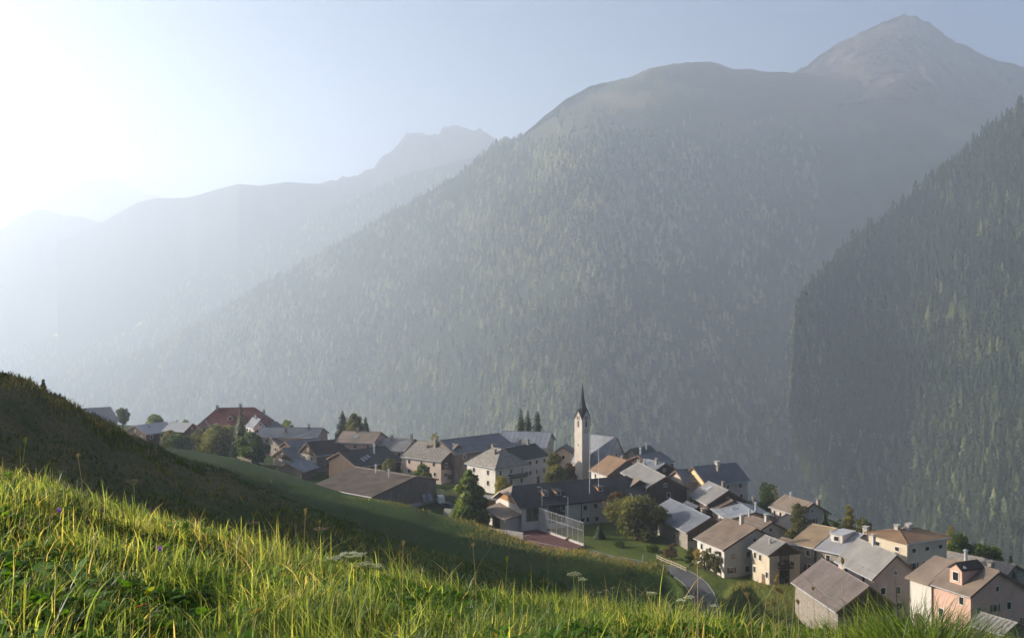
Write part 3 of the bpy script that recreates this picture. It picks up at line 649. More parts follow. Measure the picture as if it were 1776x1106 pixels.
G = {
'h1':(-155.8,426.2,35,14,-12,4.3,-46), 'h2':(-134.9,392.0,-123,14.1,6.5,2.6,-49,-5.0), 'h2b':(-124.0,398.9,157,10,-5,2.6,-48.5),
'h4':(-108.9,389.1,-118,7,4.6,3.2,-47,-4.1), 'h5':(-92.6,391.0,130,6.7,3.0,3.0,-46), 'h6':(-85.2,397,53,6.3,-4.5,1.9,-48),
'h7':(-64.9,377.7,-6,21.9,-7.0,2.4,-48,7.5), 'h8':(-74.3,359.2,-138,12.3,4.6,2.1,-50,-4.4), 'h9':(-64.0,342.3,-139,22.3,5.5,3.6,-48,-5.3),
'h10':(-73.5,349.9,-135,8.1,6.0,3.1,-51,-6.0), 'h11':(-66.5,325.7,-107,10.5,4.9,2.2,-52,-3.8), 'h12':(-52.9,333.5,-106,8.5,-4.8,2.7,-51.5,4.9),
'h13':(-38.7,334.8,46,16.5,-8.4,3.6,-48,6), 'h14':(-25.1,286.2,-41,23.8,-15.3,3.2,-49,8.5), 'h15':(-31.1,350.2,-16,10.1,-8.1,2.7,-48,7),
'h16':(-41.9,352,-12,13,-7,2.6,-46,6.5), 'h17':(-15.7,323.8,-36,15.8,-8.1,4.0,-46,5.6), 'h18':(-3.9,341.4,43,21.1,-7.1,3.2,-45,6.5),
'h19':(12.5,345,-12,16,-8,3.6,-45.2,7), 'h21':(6.9,325.6,49,10,-5.6,3.0,-46,6), 'church':(31.1,324.1,-42,13,-5.6,8.0,-44,5.4),
'annex':(15.9,339.3,-100,7,3,1.8,-49,-3), 'h22':(31.5,300.3,-65,10.3,-6.3,3.8,-47,7.3), 'school':(-0.1,258.0,-155,29.4,4.8,4.5,-46),
'h23':(32.1,275.3,-63,6.6,-4.1,2.1,-48,5.9), 'h24':(38.5,274.5,-79,23.3,-4.9,2.6,-47,6.2), 'h25':(34.8,321.9,-135,6.5,4.5,3.3,-47),
'h26':(43.7,323.5,46,9,-5.6,2.5,-48), 'h27':(42.1,301.6,-60,8.3,-3.4,1.7,-48,5.7), 'h28':(60.5,296.3,28,14.6,-5.9,3.9,-47,5.5),
'h29':(52.6,266.6,-78,13,-5.6,3.3,-49,5.4), 'h30':(53.2,263.9,-81,8.2,-4.8,2.2,-51,3), 'h31':(55.9,252.7,-84,13.1,-6.6,1.6,-51.5,5),
'h32':(43.4,239.8,-75,22.5,-5.8,3.0,-50,3.4), 'h33':(48.9,219.7,-69,11.3,-7.7,3.7,-48,4.2), 'h34':(52.7,211.6,-71,7.3,-3.8,2.2,-49,4.1),
'h35':(56.8,239.8,-66,5.7,-2.9,1.4,-51,5.4), 'h36':(70.3,255.9,-67,11.3,-4.5,2.5,-50,5.2), 'h37':(70.2,219.0,-49,11.3,-8.3,2.7,-49,6),
'h38':(66.5,189.6,-78,13.2,-4.7,4.0,-46,5.8), 'h39':(58.9,180.9,-82,18.8,-5.8,4.1,-49,5), 'h41':(75.1,169.0,-65,8.5,-6.2,3.2,-43.5,8.3)}
VG = 'houses and barns of the village'
def H_(k, name, label, cat, wall, roof, **kw): return gable_house(name, label, cat, G[k], wall, roof, group=VG, **kw)
H_('h1', 'farmhouse', 'wide grey-roofed house farthest left, half hidden behind the grassy hill', 'house', 'cream', 'r_slateblue', ext=2)
H_('h2', 'farmhouse', 'dark timber house with shiny pale blue roof beside the hill at left', 'house', 'wood', 'r_white', gable='wood', snow=False, sky=((.3,.3,.8,1),))
H_('h2b', 'farmhouse', 'low pale-roofed annexe joined behind the dark timber house at left', 'house', 'wood', 'r_white', snow=False)
H_('h4', 'cottage', 'small grey-roofed cottage in front of the red-roofed building', 'house', 'white', 'r_stone', ribs=0)
H_('h5', 'cottage', 'pale blue-roofed cottage just right of the tall thin spruce, below the red roof', 'house', 'white', 'r_bluegrey', ch=((0,.1,1.2,'pipe'),))
H_('h6', 'cottage', 'small dark blue roof right of the red-roofed building', 'house', 'white', 'r_slateblue')
H_('h7', 'farmhouse', 'long low house with seamed roof and pink gable, left of the skyline tree trio', 'house', 'pink', 'r_slateblue', ch=((.55,.1,1.2,'stone'),(-.1,.5,1.3,'stone')), ribs=1.0)
H_('h8', 'barn', 'grey-blue roofed barn with a small brown gable in front of the long seamed roof', 'barn', 'greywood', 'r_slateblue', gable='wood', sky=((-.3,.5,1.4,1.4),))
H_('h9', 'farmhouse', 'large barn-like house under a steep very dark brown shingle roof', 'house', 'stone', 'r_darkbrown', gable='wood', ribs=0, ch=((-.6,.55,1.8,'stone',1.0),), snow=False, sky=((-.45,.45,1.0,.9),), ext=3)
H_('h10', 'barn', 'stone barn with dark timber gable and pale verges, left of the dark shingle roof', 'barn', 'stone', 'r_slateblue', gable='wood', ribs=1.0, nwin=(1,0))
H_('h11', 'shed', 'grey timber shed with a blue-grey metal roof above the grassy ridge', 'shed', 'greywood', 'r_bluegrey', gable='greywood', nwin=(0,0), ribs=1.1, snow=False)
H_('h12', 'barn', 'barn with rounded timber gable front beside the blue-roofed shed', 'barn', 'stone', 'r_dark', gable='wood', ribs=0, nwin=(1,0))
H_('h13', 'farmhouse', 'long dark slate roof with a row of bright skylights and a metal pipe', 'house', 'wood', 'r_dark', nwin=(0,2), ribs=0, ext=1, sky=((-.45,.62,.7,1.5),(-.28,.55,.7,1.5),(-.11,.48,.7,1.5)), ch=((.25,.35,2.6,'pipe'),), snow=False)
r14, d14 = H_('h14', 'barn', 'broad brown-roofed barn with weathered boarded walls and two metal vents', 'barn', 'greywood', 'r_barn', gable='greywood', ribs=0.45, nwin=(0,0), ch=((-.15,.1,1.9,'pipe'),(.42,.2,1.9,'pipe')), snow=False, door=False)
H_('h15', 'farmhouse', 'pale grey seamed roof left of the chimneyed stone-grey roof', 'house', 'rose', 'r_pale', ch=((-.4,.2,1.3,'stone'),(.85,.1,1.4,'stone')), ribs=0.6)
H_('h16', 'farmhouse', 'tan-brown roofed house with pink gable behind the dark shingle roof', 'house', 'pink', 'r_brown', ribs=0, ch=((-.2,.1,1.0,'stone'),), sky=((-.1,.5,1.4,1.6),))
r17, d17 = H_('h17', 'farmhouse', 'large stone-grey roofed house with dark timber balconies and pinkish walls, mid village', 'house', 'rose', 'r_stone', gable='wood', gable_h=2.6, ribs=1.2, ch=((.1,.28,2.2,'stone',.9),(-.25,.35,.5,'stone')), nwin=(3,3))
H_('h18', 'barn', 'big dark blue-grey sheet roof left of the three dark spruces', 'barn', 'greywood', 'r_slateblue', ext=3, ribs=1.2)
H_('h19', 'farmhouse', 'striped grey sheet roof with cream gable below the three dark spruces', 'house', 'cream', 'r_bluegrey', ribs=1.4, ch=((-.1,.9,1.5,'stone'),), nwin=(2,2))
H_('h21', 'farmhouse', 'white stone house with dark slate roof, left of the leafy trees by the church', 'house', 'white', 'r_dark', ribs=0, ch=((.5,.0,1.4,'stone'),), nwin=(3,4), rows=3, ext=4, snow=False)
H_('h22', 'barn', 'orange-brown roofed barn with boarded gable in front of the church', 'barn', 'white', 'r_rust', gable='greywood', gable_h=.5, ribs=0, ch=((-.2,-.35,1.2,'stone'),), snow=False, nwin=(0,2))
H_('h23', 'barn', 'small dark barn with timber gable touching the right end of the school', 'barn', 'wood', 'r_brown', gable='wood', ribs=0, nwin=(1,0), snow=False)
H_('h24', 'barn', 'long log barn with pale sagging roof right of the orange-brown roof', 'barn', 'wood', 'r_pale', gable='wood', ribs=.8, nwin=(1,0))
H_('h25', 'cottage', 'green-roofed house right of the church nave', 'house', 'stone', 'r_green', ribs=.8, ch=((-.3,.2,1.6,'pipe'),), ext=3)
H_('h26', 'cottage', 'dark blue roof at the back, right of the green-roofed house', 'house', 'wood', 'r_slateblue', ext=2, ch=((-.6,-.1,2.0,'pipe'),))
H_('h27', 'cottage', 'small pale blue-grey roof with dark timber gable between the green roof and the log barn', 'house', 'wood', 'r_bluegrey', gable='wood', ch=((.4,.3,1.2,'stone'),(-.6,.6,1.2,'pipe')), nwin=(1,0))
r28, d28 = H_('h28', 'farmhouse', 'long blue-grey roofed house with yellow side gable at the edge of the village', 'house', 'rose', 'r_slateblue', gable='yellow', gable_h=6, ch=((.1,.05,.7,'plaster',1.1),(-.1,.4,1.4,'stone')), ribs=.9, rows=2)
H_('h29', 'farmhouse', 'house with frosty pale roof just below the yellow gable', 'house', 'wood', 'r_pale', gable='wood', ch=((-.1,-.3,1.4,'stone'),), sky=((-.3,.3,1.6,1.2),))
H_('h30', 'cottage', 'narrow pale-roofed cottage squeezed below the frosty roof', 'house', 'white', 'r_brown', ch=())
H_('h31', 'cottage', 'cottage with grey roof carrying two bright skylights', 'house', 'rose', 'r_bluegrey', ch=((.8,-.1,1.9,'pipe'),(-.9,-.6,1.6,'stone')), sky=((-.25,.35,.9,1.6),(-.05,.38,.9,1.6)), ribs=0)
H_('h32', 'barn', 'tall stone barn with silvery corrugated roof behind the willow-like tree', 'barn', 'stone', 'r_bluegrey', gable='wood', gable_h=2.0, ribs=.55, nwin=(0,2), ch=((0,-.6,1.0,'stone',.9),))
H_('h33', 'farmhouse', 'white house with brown roof at the edge of the sunlit meadow', 'house', 'white', 'r_brown', ribs=.9, ch=((.1,.02,1.5,'plaster'),), nwin=(3,3))
r34, d34 = H_('h34', 'farmhouse', 'cream house with dark gable balcony and grey roof beside the meadow', 'house', 'cream', 'r_pale', gable='wood', gable_h=0.2, ribs=.5, ch=((.1,.35,.7,'pipe'),), nwin=(0,3), rows=2)
H_('h35', 'cottage', 'small white cottage with pinkish roof and two chimneys behind the brown roof', 'house', 'white', 'r_brown', ch=((-.8,.1,1.4,'pipe'),(.6,.05,1.0,'plaster')), nwin=(2,0), rows=1, ext=3)
H_('h36', 'farmhouse', 'grey house with low brown roof, alone at the back right beside a leafy tree', 'house', 'rose', 'r_brown', ch=((.8,-.5,1.4,'stone'),(-.5,.0,.8,'pipe')), nwin=(3,4), ribs=1.1)
G.update(n1=(66,246,-70,8,-4,2,-52,4), n2=(60.5,229,-60,6,-3,1.4,-53,3), n3=(-82,372,-130,12,5,2.4,-50.5,-5), n4=(36,288,-62,8,-4,2,-50.5,4), n5=(44.5,262,-75,7,-3.2,1.8,-52,3.2))
H_('n1', 'cottage', 'small very dark roof between the two-skylight cottage and the grey house alone at the back', 'house', 'rose', 'r_dark', ribs=0, snow=False)
H_('n2', 'shed', 'low brown-roofed shed left of the tan corrugated roof', 'shed', 'greywood', 'r_brown', nwin=(0,0), door=False, snow=False)
H_('n3', 'barn', 'dark blue roof with two skylights right of the broad dark tree at left', 'barn', 'stone', 'r_slateblue', sky=((-.3,.4,1.4,1.2),(.1,.4,1.4,1.2)), snow=False)
H_('n4', 'cottage', 'small grey-roofed cottage squeezed between the orange-brown roof and the log barn', 'house', 'rose', 'r_slateblue', snow=False)
H_('n5', 'shed', 'low dark timber shed left of the frosty pale roof', 'shed', 'wood', 'r_slateblue', nwin=(0,0), door=False, snow=False)
# tan and white roofs share one row: two houses side by side
def split_row():
    x0, y0, ang, L, s, rise, zr, oth = G['h37']; a = R(ang); dx, dy = math.cos(a), math.sin(a)
    gable_house('farmhouse', 'house with bright tan corrugated roof, left half of the joined pair', 'house', (x0-dx*6.1, y0-dy*6.1, ang, 5.9, s, rise, zr+.12, oth), 'stone', 'r_tan', group=VG, ribs=.35, nwin=(0,2), snow=False, ohx=.2)
    rt, d = gable_house('farmhouse', 'house with dazzling white roof and a square dormer, right half of the joined pair', 'house', (x0, y0, ang, 6.0, s, rise, zr, oth), 'stone', 'r_white', group=VG, ribs=.5, nwin=(0,1), snow=False, ohx=.2, ch=((.9,-.15,1.3,'plaster',.9),(-.75,.4,1.0,'plaster',.45)))
    dormer(rt, d, -.1, .55, 2.6, 1.5, 'white', 'r_white')
    return rt
def dormer(rt, d, fx, fy, wd, hh, wall, roof, gabled=False):
    s = d['s']; sg = 1 if s > 0 else -1; xx = fx*d['L']/2; yf = fy*s; zf = d['zs'](yf); top = zf+hh
    yb = max(0.0, abs(yf)-(hh+.3)/max(d['p'], .2))*sg
    m = MB(); lo = zf-.4
    if gabled:
        pr = [(xx-wd/2, lo), (xx+wd/2, lo), (xx+wd/2, top), (xx, top+wd*.35), (xx-wd/2, top)]
        v = [(a, yf, b) for a, b in pr]+[(a, yb, b) for a, b in pr]
        m.add(v, [(0,1,2,3,4), (9,8,7,6,5)]+[(i, i+5, (i+1) % 5+5, (i+1) % 5) for i in range(5)])
    else:
        m.hexa([(xx-wd/2, yf, lo), (xx+wd/2, yf, lo), (xx+wd/2, yb, lo), (xx-wd/2, yb, lo), (xx-wd/2, yf, top), (xx+wd/2, yf, top), (xx+wd/2, yb, top+.25), (xx-wd/2, yb, top+.25)])
    do = m.build('dormer', M[wall], rt)
    m = MB(); o = .25; yo = yf+sg*o
    if gabled:
        for q in (-1, 1):
            m.hexa([(xx, yo, top+wd*.35+.02), (xx+q*(wd/2+o), yo, top-.16), (xx+q*(wd/2+o), yb, top-.16), (xx, yb, top+wd*.35+.02), (xx, yo, top+wd*.35+.2), (xx+q*(wd/2+o), yo, top+.02), (xx+q*(wd/2+o), yb, top+.02), (xx, yb, top+wd*.35+.2)])
    else:
        m.hexa([(xx-wd/2-o, yo, top+.01), (xx+wd/2+o, yo, top+.01), (xx+wd/2+o, yb, top+.27), (xx-wd/2-o, yb, top+.27), (xx-wd/2-o, yo, top+.15), (xx+wd/2+o, yo, top+.15), (xx+wd/2+o, yb, top+.41), (xx-wd/2-o, yb, top+.41)])
    m.build('dormer_roof', M[roof], do)
    f = window(do, (xx, yf, zf+hh*.5), (-sg, 0, 0), (0, sg, 0), min(1.1, wd*.55), hh*.55)
split_row()
H_('h38', 'farmhouse', 'big pink-cream house with pale grey seamed roof behind the nearest barn roof', 'house', 'rose', 'r_pale', ribs=.55, ch=((-.15,.0,1.5,'plaster',.5),), nwin=(3,2), rows=3)
H_('h39', 'barn', 'nearest barn with long weathered grey corrugated roof and snow rails, lower right', 'barn', 'stone', 'r_worn', gable='wood', gable_h=1, ribs=.45, nwin=(0,0), sky=())
r41, d41 = H_('h41', 'farmhouse', 'tall pink house with brown roof and gabled dormer at the lower right corner', 'house', 'pink', 'r_brown', ribs=0, ch=((.2,.62,2.0,'pipe'),(-.55,.0,1.6,'pipe'),(.15,-.35,1.2,'stone')), nwin=(4,2), rows=3, oh=.6, snow=False)
dormer(r41, d41, .0, .75, 2.4, 2.3, 'pink', 'r_darkbrown', True)
# cross gable of the long blue-grey house
def cross_gable(rt, d, xx, depth, half, wall, roof, drop=.6):
    s = d['s']; sg = 1 if s > 0 else -1; top = d['H']-drop; yw = s+sg*depth; e = top-half*.75; m = MB()
    pr = [(xx-half, -2), (xx+half, -2), (xx+half, e), (xx, top-.12), (xx-half, e)]
    v = [(a, yw, b) for a, b in pr]+[(a, 0, b) for a, b in pr]
    m.add(v, [(0,1,2,3,4), (9,8,7,6,5)]+[(i, i+5, (i+1) % 5+5, (i+1) % 5) for i in range(5)]); wl = m.build('side_wing', M[wall], rt)
    m = MB(); o = .4; yo = yw+sg*o
    for q in (-1, 1):
        m.hexa([(xx, yo, top-.1), (xx+q*(half+o), yo, e-.1-o*.75), (xx+q*(half+o), 0, e-.1-o*.75), (xx, 0, top-.1), (xx, yo, top+.12), (xx+q*(half+o), yo, e+.12-o*.75), (xx+q*(half+o), 0, e+.12-o*.75), (xx, 0, top+.12)])
    m.build('wing_roof', M[roof], wl)
    for q in (-.35, .35): window(wl, (xx+q*half, yw, e-.3), (-sg, 0, 0), (0, sg, 0), .5, .8)
gable_house('farmhouse', 'low blue-grey roof joined behind the yellow gable', 'house', (50.5, 293.5, 24, 8, -4, 2.4, -48.0, 4), 'rose', 'r_slateblue', group=VG, nwin=(0, 0), door=False)
def balcony(rt, xw, yc, z, w_, sx=1, mat='wood', posts=True):
    m = MB(); X0, X1 = sorted((sx*xw, sx*(xw+1.1))); m.box(X0, X1, yc-w_/2, yc+w_/2, z-.12, z)
    for i in range(int(w_/.16)+1):
        yy = yc-w_/2+.03+i*.16
        m.box(sx*(xw+1.05)-.02, sx*(xw+1.05)+.02, yy-.035, min(yy+.035, yc+w_/2), z, z+.95)
    m.box(sx*(xw+1.05)-.06, sx*(xw+1.05)+.06, yc-w_/2, yc+w_/2, z+.95, z+1.05)
    for q in (-1, 1): m.box(X0, X1, yc+q*w_/2-.03, yc+q*w_/2+.03, z+.5, z+1.05)
    return m.build('balcony', M[mat], rt)
def opening(rt, xw, yc, z0, z1, w_, sx=1):          # dark recess with glazed doors
    m = MB(); X0, X1 = sorted((sx*(xw-.0), sx*(xw+.03))); m.box(X0, X1, yc-w_/2, yc+w_/2, z0, z1)
    o = m.build('loggia_opening', M['wood'], rt)
    g = MB()
    for q in (-1, 1): g.box(*sorted((sx*(xw+.04), sx*(xw+.06))), yc+q*w_*.22-.38, yc+q*w_*.22+.38, z0+.2, z1-.25)
    g.build('pane', M['glass'], o)
opening(r34, d34['h'], .1, d34['ez']-2.4, d34['ez']-.1, 2.3); balcony(r34, d34['h'], .1, d34['ez']-2.5, 2.9)
opening(r34, d34['h'], .1, .2, d34['ez']-3.0, 2.3)
for k in range(2): balcony(r17, d17['h'], -1.0, d17['ez']-2.7*(k+1), 7.5)
# vents and doors of the big brown barn: three propped hatches
for q in (-5.2, -3.2):
    m = MB(); X = d14['h']; m.hexa([(X, q*-1-.7, 1.1), (X+.9, q*-1-.7, .9), (X+.9, q*-1+.7, .9), (X, q*-1+.7, 1.1), (X+.02, q*-1-.7, 2.8), (X+.1, q*-1-.7, 2.8), (X+.1, q*-1+.7, 2.8), (X+.02, q*-1+.7, 2.8)])
    m.build('propped_hatch', M['r_bluegrey'], r14)
m = MB(); m.box(d14['h']+.0, d14['h']+.12, d14['b0']+.0, d14['b1'], -2.4, .9); m.build('plinth', M['concrete'], r14)
# --- hip-roofed buildings
def hip_house(name, label, cat, cx, cy, ang, L, W, zr, ze, wall, roof, hipx=None, oh=.6, ch=(), nwin=(2, 3), rows=2, wstyle='plain', ribs=0, band=None, group=VG, ridge_y=0):
    a = R(ang); dx, dy = math.cos(a), math.sin(a); gz = min(-57.0, ground_min([(cx, cy)])); root = empty(name, (cx, cy, gz), a); tag(root, label, cat, group)
    H, E_ = zr-gz, ze-gz; l, w2 = L/2, W/2; rx = l-(hipx if hipx is not None else w2); m = MB()
    m.box(-l+oh, l-oh, -w2+oh, w2-oh, -2.5, E_-.15); m.build('wall', M[wall], root)
    if band:
        m = MB(); m.box(-l+oh-.05, l-oh+.05, -w2+oh-.05, w2-oh+.05, -2.4, E_-band[0]); m.build('ground_storey', M[band[1]], root)
    m = MB(); B = [(-l, -w2), (l, -w2), (l, w2), (-l, w2)]
    v = [(x, y, E_-.18) for x, y in B]+[(x, y, E_) for x, y in B]+[(-rx, ridge_y, H), (rx, ridge_y, H)]
    m.add(v, [(3,2,1,0), (0,1,5,4), (1,2,6,5), (2,3,7,6), (3,0,4,7), (4,5,9,8), (5,6,9), (6,7,8,9), (7,4,8)])
    m.tube([(-rx, ridge_y, H+.02), (rx, ridge_y, H+.02)], .12, 6)
    for (x, y), r_ in zip(B, (-rx, rx, rx, -rx)): m.tube([(x, y, E_+.03), (r_, ridge_y, H+.02)], .09, 5)
    ro = m.build('roof', M[roof], root)
    for q in (-1, 1): m = MB(); m.tube([(-l, q*(w2+.08), E_-.1), (l, q*(w2+.08), E_-.1)], .09, 6); m.build('gutter', M['metal'], root)
    for c in ch: chimney(ro, c[0]*l, c[1]*w2, H-(H-E_)*max(abs(c[1]), max(0, (abs(c[0])*l-rx)/(l-rx+.01))), c[2], c[4] if len(c) > 4 else .8, c[3])
    for sx, sy, hl, hw in ((1,0,w2,l), (-1,0,w2,l), (0,1,l,w2), (0,-1,l,w2)):
        wx, wy = sx*dx-sy*dy, sx*dy+sy*dx
        if wx*(-cx)+wy*(-cy) <= 0: continue
        n = nwin[0] if sx else nwin[1]
        for r_ in range(rows):
            zc = E_-1.6-2.9*r_; hh = 1.3 if not (wstyle == 'shutter' and r_ == 0) else .7; 
            for i in range(n):
                o = -(hl-oh)+2*(hl-oh)*(i+.5)/n
                st = wstyle if (r_ > 0 or wstyle != 'shutter') else 'plain'
                if sx: window(root, (sx*(l-oh+(.05 if band and zc < E_-band[0] else 0)), o, zc), (0, sx, 0), (sx, 0, 0), .95, hh, st)
                else: window(root, (o, sy*(w2-oh+(.05 if band and zc < E_-band[0] else 0)), zc), (-sy, 0, 0), (0, sy, 0), .95, hh, st)
    return root, dict(L=L, H=H, E=E_, l=l, w2=w2, ro=ro, p=(H-E_)/w2, oh=oh)
r3, d3 = hip_house('guesthouse', 'large pink building under a red tiled hip roof with dormers, at left', 'building', -99.5, 396, 8, 26, 13, -43.0, -48.6, 'pink', 'r_red', hipx=6.5, ch=((-.5,-.1,1.2,'stone'),(.12,.05,1.2,'stone'),(.75,.1,1.6,'stone')), nwin=(2,6))
for fx in (-.12, .18, .55):
    dd = dict(s=-d3['w2'], L=d3['L'], p=d3['p'], zs=lambda y: d3['H']-d3['p']*abs(y)); dormer(r3, dd, fx, .72, 2.0, 1.3, 'pink', 'r_red', True)
r20, d20 = hip_house('farmhouse', 'white house with hipped roof, pale sunlit left side and dark front, mid village', 'house', -4.3, 311.5, -48, 13.4, 13.0, -45.3, -49.6, 'white', 'r_stone', hipx=4.8, ch=((-.35,.1,.8,'stone'),(.2,-.3,1.0,'stone')), nwin=(3,2), rows=2)
balcony(r20, d20['l']-d20['oh'], 2.2, d20['E']-3.3, 6.5)
r40, d40 = hip_house('villa', 'square cream villa with low brown hip roof, dark shutters and an iron balcony', 'house', 73.9, 205.2, 27.5, 11.4, 10.5, -44.9, -46.0, 'cream', 'r_rust', hipx=3.6, ch=((-.35,.1,.5,'plaster'),(-.05,-.1,.6,'plaster',.8),(.2,.1,.5,'plaster',.8)), nwin=(2,3), rows=3, wstyle='shutter', band=(5.4, 'white'))
m = MB(); yv = -(d40['w2']-d40['oh'])
for zz in (d40['E']-5.3, d40['E']-8.2):
    m.box(-1.7, 1.7, yv-1.4, yv-.06, zz-.1, zz)
    for i in range(22): m.box(-1.7+i*.16, -1.66+i*.16, yv-1.4, yv-1.36, zz, zz+.95)
    m.box(-1.72, 1.72, yv-1.43, yv-1.35, zz+.95, zz+1.02)
for q in (-1.65, 1.65): m.box(q-.05, q+.05, yv-1.42, yv-1.32, -1, d40['E']-5.3)
m.build('iron_balcony', M['darkmetal'], r40)
# white arched wing of the pink house
m = MB(); bx = -(d41['h']); m.box(bx-4.5, bx-.01, d41['b0']-.3, d41['b1'], -2.5, d41['e0']-.2); wg = m.build('side_wing', M['white'], r41)
m = MB(); m.hexa([(bx-5, d41['b0']-.9, d41['e0']-.35), (bx, d41['b0']-.9, d41['e0']-.35), (bx, 0, d41['et']-.4), (bx-5, 0, d41['et']-.4), (bx-5, d41['b0']-.9, d41['e0']-.1), (bx, d41['b0']-.9, d41['e0']-.1), (bx, 0, d41['et']-.1), (bx-5, 0, d41['et']-.1)])
m.build('wing_roof', M['r_brown'], wg)
def arch(parent, xc, yface, z0, w_, h_, sg, name='arched_opening', mat='wood', n=10, axis='x', dep=.06):
    pr = [(-w_/2, z0), (w_/2, z0)]+[(w_/2*math.cos(math.pi*i/n), z0+h_-w_/2+w_/2*math.sin(math.pi*i/n)) for i in range(n+1)]
    k = len(pr)
    if axis == 'x': v = [(xc+a, yface, b) for a, b in pr]+[(xc+a, yface+sg*dep, b) for a, b in pr]
    else: v = [(yface, xc+a, b) for a, b in pr]+[(yface+sg*dep, xc+a, b) for a, b in pr]
    m = MB(); m.add(v, [tuple(range(k))[::-1], tuple(range(k, 2*k))]+[(i, (i+1) % k, (i+1) % k+k, i+k) for i in range(k)])
    return m.build(name, M[mat], parent)
arch(wg, bx-2.6, d41['b0']-.3, 1.0, 1.9, 4.6, -1)
# --- church
M['rose_white'] = plain('old_lime_plaster', (0.44, 0.40, 0.36), var=0.12, scale=0.5, bump=0.15); weather(M['rose_white'], .2)
cg = -57.0
x0, y0, ang, L, s, rise, zr, oth = G['church']
chr_root, dch = gable_house('church_nave', 'church nave with steep blue-white metal roof and pale gable, right of the tower', 'church', G['church'], 'white', 'r_bluegrey', ribs=.55, nwin=(1, 2), rows=1, snow=False, wstyle='plain', group=None, oh=.35, ohx=.3)
H_('annex', 'sacristy', 'tiny pink-white building with blue roof touching the left side of the church tower', 'building', 'rose', 'r_slateblue', nwin=(1,0), rows=1, ribs=.8)
s_t = 3.3; tx, ty = at(1009.5, 322); tang = math.atan2(.62, .78)     # front corner of the tower
ct = Vector((tx, ty, 0))+Vector((math.cos(tang), math.sin(tang), 0))*s_t/2+Vector((-math.sin(tang), math.cos(tang), 0))*s_t/2
tw = empty('church_tower', (ct.x, ct.y, cg), tang); tag(tw, 'slender white church tower with a tapering dark spire and clock', 'church tower')
hw = s_t/2; zt = 57-38.2; zg = 57-35.7
m = MB(); cor = [(-hw, -hw), (hw, -hw), (hw, hw), (-hw, hw)]; mid = [(0, -hw), (hw, 0), (0, hw), (-hw, 0)]
v = [(x, y, -2) for x, y in cor]+[(x, y, zt) for x, y in cor]+[(x, y, zg) for x, y in mid]
m.add(v, [(0,1,5,8,4), (1,2,6,9,5), (2,3,7,10,6), (3,0,4,11,7)]); m.add([(x, y, zt) for x, y in cor], [(0, 1, 2, 3)])
m.build('tower_shaft', M['rose_white'], tw)
ring = lambda f, z, q=1.0: [(x*f, y*f, z) for pair in zip(cor, mid) for (x, y) in (pair[0], (pair[1][0]*q, pair[1][1]*q))]
o_ = 1.13
base = [p for i in range(4) for p in ((cor[i][0]*o_, cor[i][1]*o_, zt-.35), (mid[i][0]*o_, mid[i][1]*o_, zg+.12))]
rings = [base]+[[(math.copysign(1, 1)*math.cos(a)*r, math.sin(a)*r, z) for a in [math.atan2(c[1], c[0]) for pair in zip(cor, mid) for c in pair]] for r, z in ((1.32, zg+.35), (.95, zg+1.3), (.66, zg+2.7), (.40, zg+4.6), (.20, zg+6.4), (.06, 57-27.9))]
v = [p for rg in rings for p in rg]; f = []
for i in range(len(rings)-1):
    for k in range(8): f.append((i*8+k, i*8+(k+1) % 8, (i+1)*8+(k+1) % 8, (i+1)*8+k))
m = MB(); m.add(v, f); sp = m.build('spire', M['r_dark'], tw)
m = MB(); m.tube([(0, 0, 28.9), (0, 0, 31.1)], .045, 6); m.ball((0, 0, 29.9), .26, 10, 8); m.box(-.3, .3, -.02, .02, 30.6, 30.68); m.build('finial', M['gold'], sp)
m = MB()
for i in range(4):
    c0, c1, mm = cor[i], cor[(i+1) % 4], mid[i]
    for a_, b_ in ((c0, mm), (mm, c1)):
        za, zb = (zt-.42, zg+.02) if a_ is c0 else (zg+.02, zt-.42); k = 1.09
        m.tube([(a_[0]*k, a_[1]*k, za), (b_[0]*k, b_[1]*k, zb)], .09, 5)
m.build('verge_board', M['darkmetal'], tw)
for yf, axis in ((-hw, 'x'), (-hw, 'y')):          # the two faces towards the valley road
    arch(tw, 0, yf, zt-2.6, .75, 1.9, -1, 'belfry_opening', 'wood', axis=axis, dep=.03)
    for q in (-.36, .36): arch(tw, q if axis == 'x' else q, yf, zt-.5, .42, 1.2, -1, 'belfry_opening', 'wood', axis=axis, dep=.03)
arch(tw, .0, hw, zt-2.6, .75, 1.9, 1, 'belfry_opening', 'wood', axis='y', dep=.03)
m = MB(); n = 20; zc = 57-42.0          # clock ring and hands on the right-hand face
for k in range(n):
    a0, a1 = 2*math.pi*k/n, 2*math.pi*(k+1)/n
    p = [(math.cos(q)*r, -hw-d, zc+math.sin(q)*r) for d in (.0, .05) for (r, q) in ((.42, a0), (.58, a0), (.58, a1), (.42, a1))]
    m.hexa(p)
ck = m.build('clock', M['darkmetal'], tw)
m = MB(); m.box(-.03, .03, -hw-.06, -hw-.01, zc, zc+.4); m.box(0, .3, -hw-.06, -hw-.01, zc-.03, zc+.03); m.build('clock_hand', M['gold'], ck)
for zz in (57-46.5,): 
    m = MB(); m.box(-hw-.02, -hw+.01, -.1, .1, zz, zz+.8); m.build('slit_window', M['glass'], tw)
# --- school
sx0, sy0, sx1, sy1 = -.3, 264.0, 29.5, 278.5
sa = math.atan2(sy1-sy0, sx1-sx0); SL = math.hypot(sx1-sx0, sy1-sy0)+3
sc_mx, sc_my = (sx0+sx1)/2, (sy0+sy1)/2
sch = empty('school_building', (sc_mx, sc_my, -57.0), sa); tag(sch, 'long white school with a huge dark roof, behind the red ball court', 'school')
hl = SL/2; wf = 7.6; Hs = 57-47.4; Es = 57-51.4; hip = 3.6; drop = 1.75; oh = .5
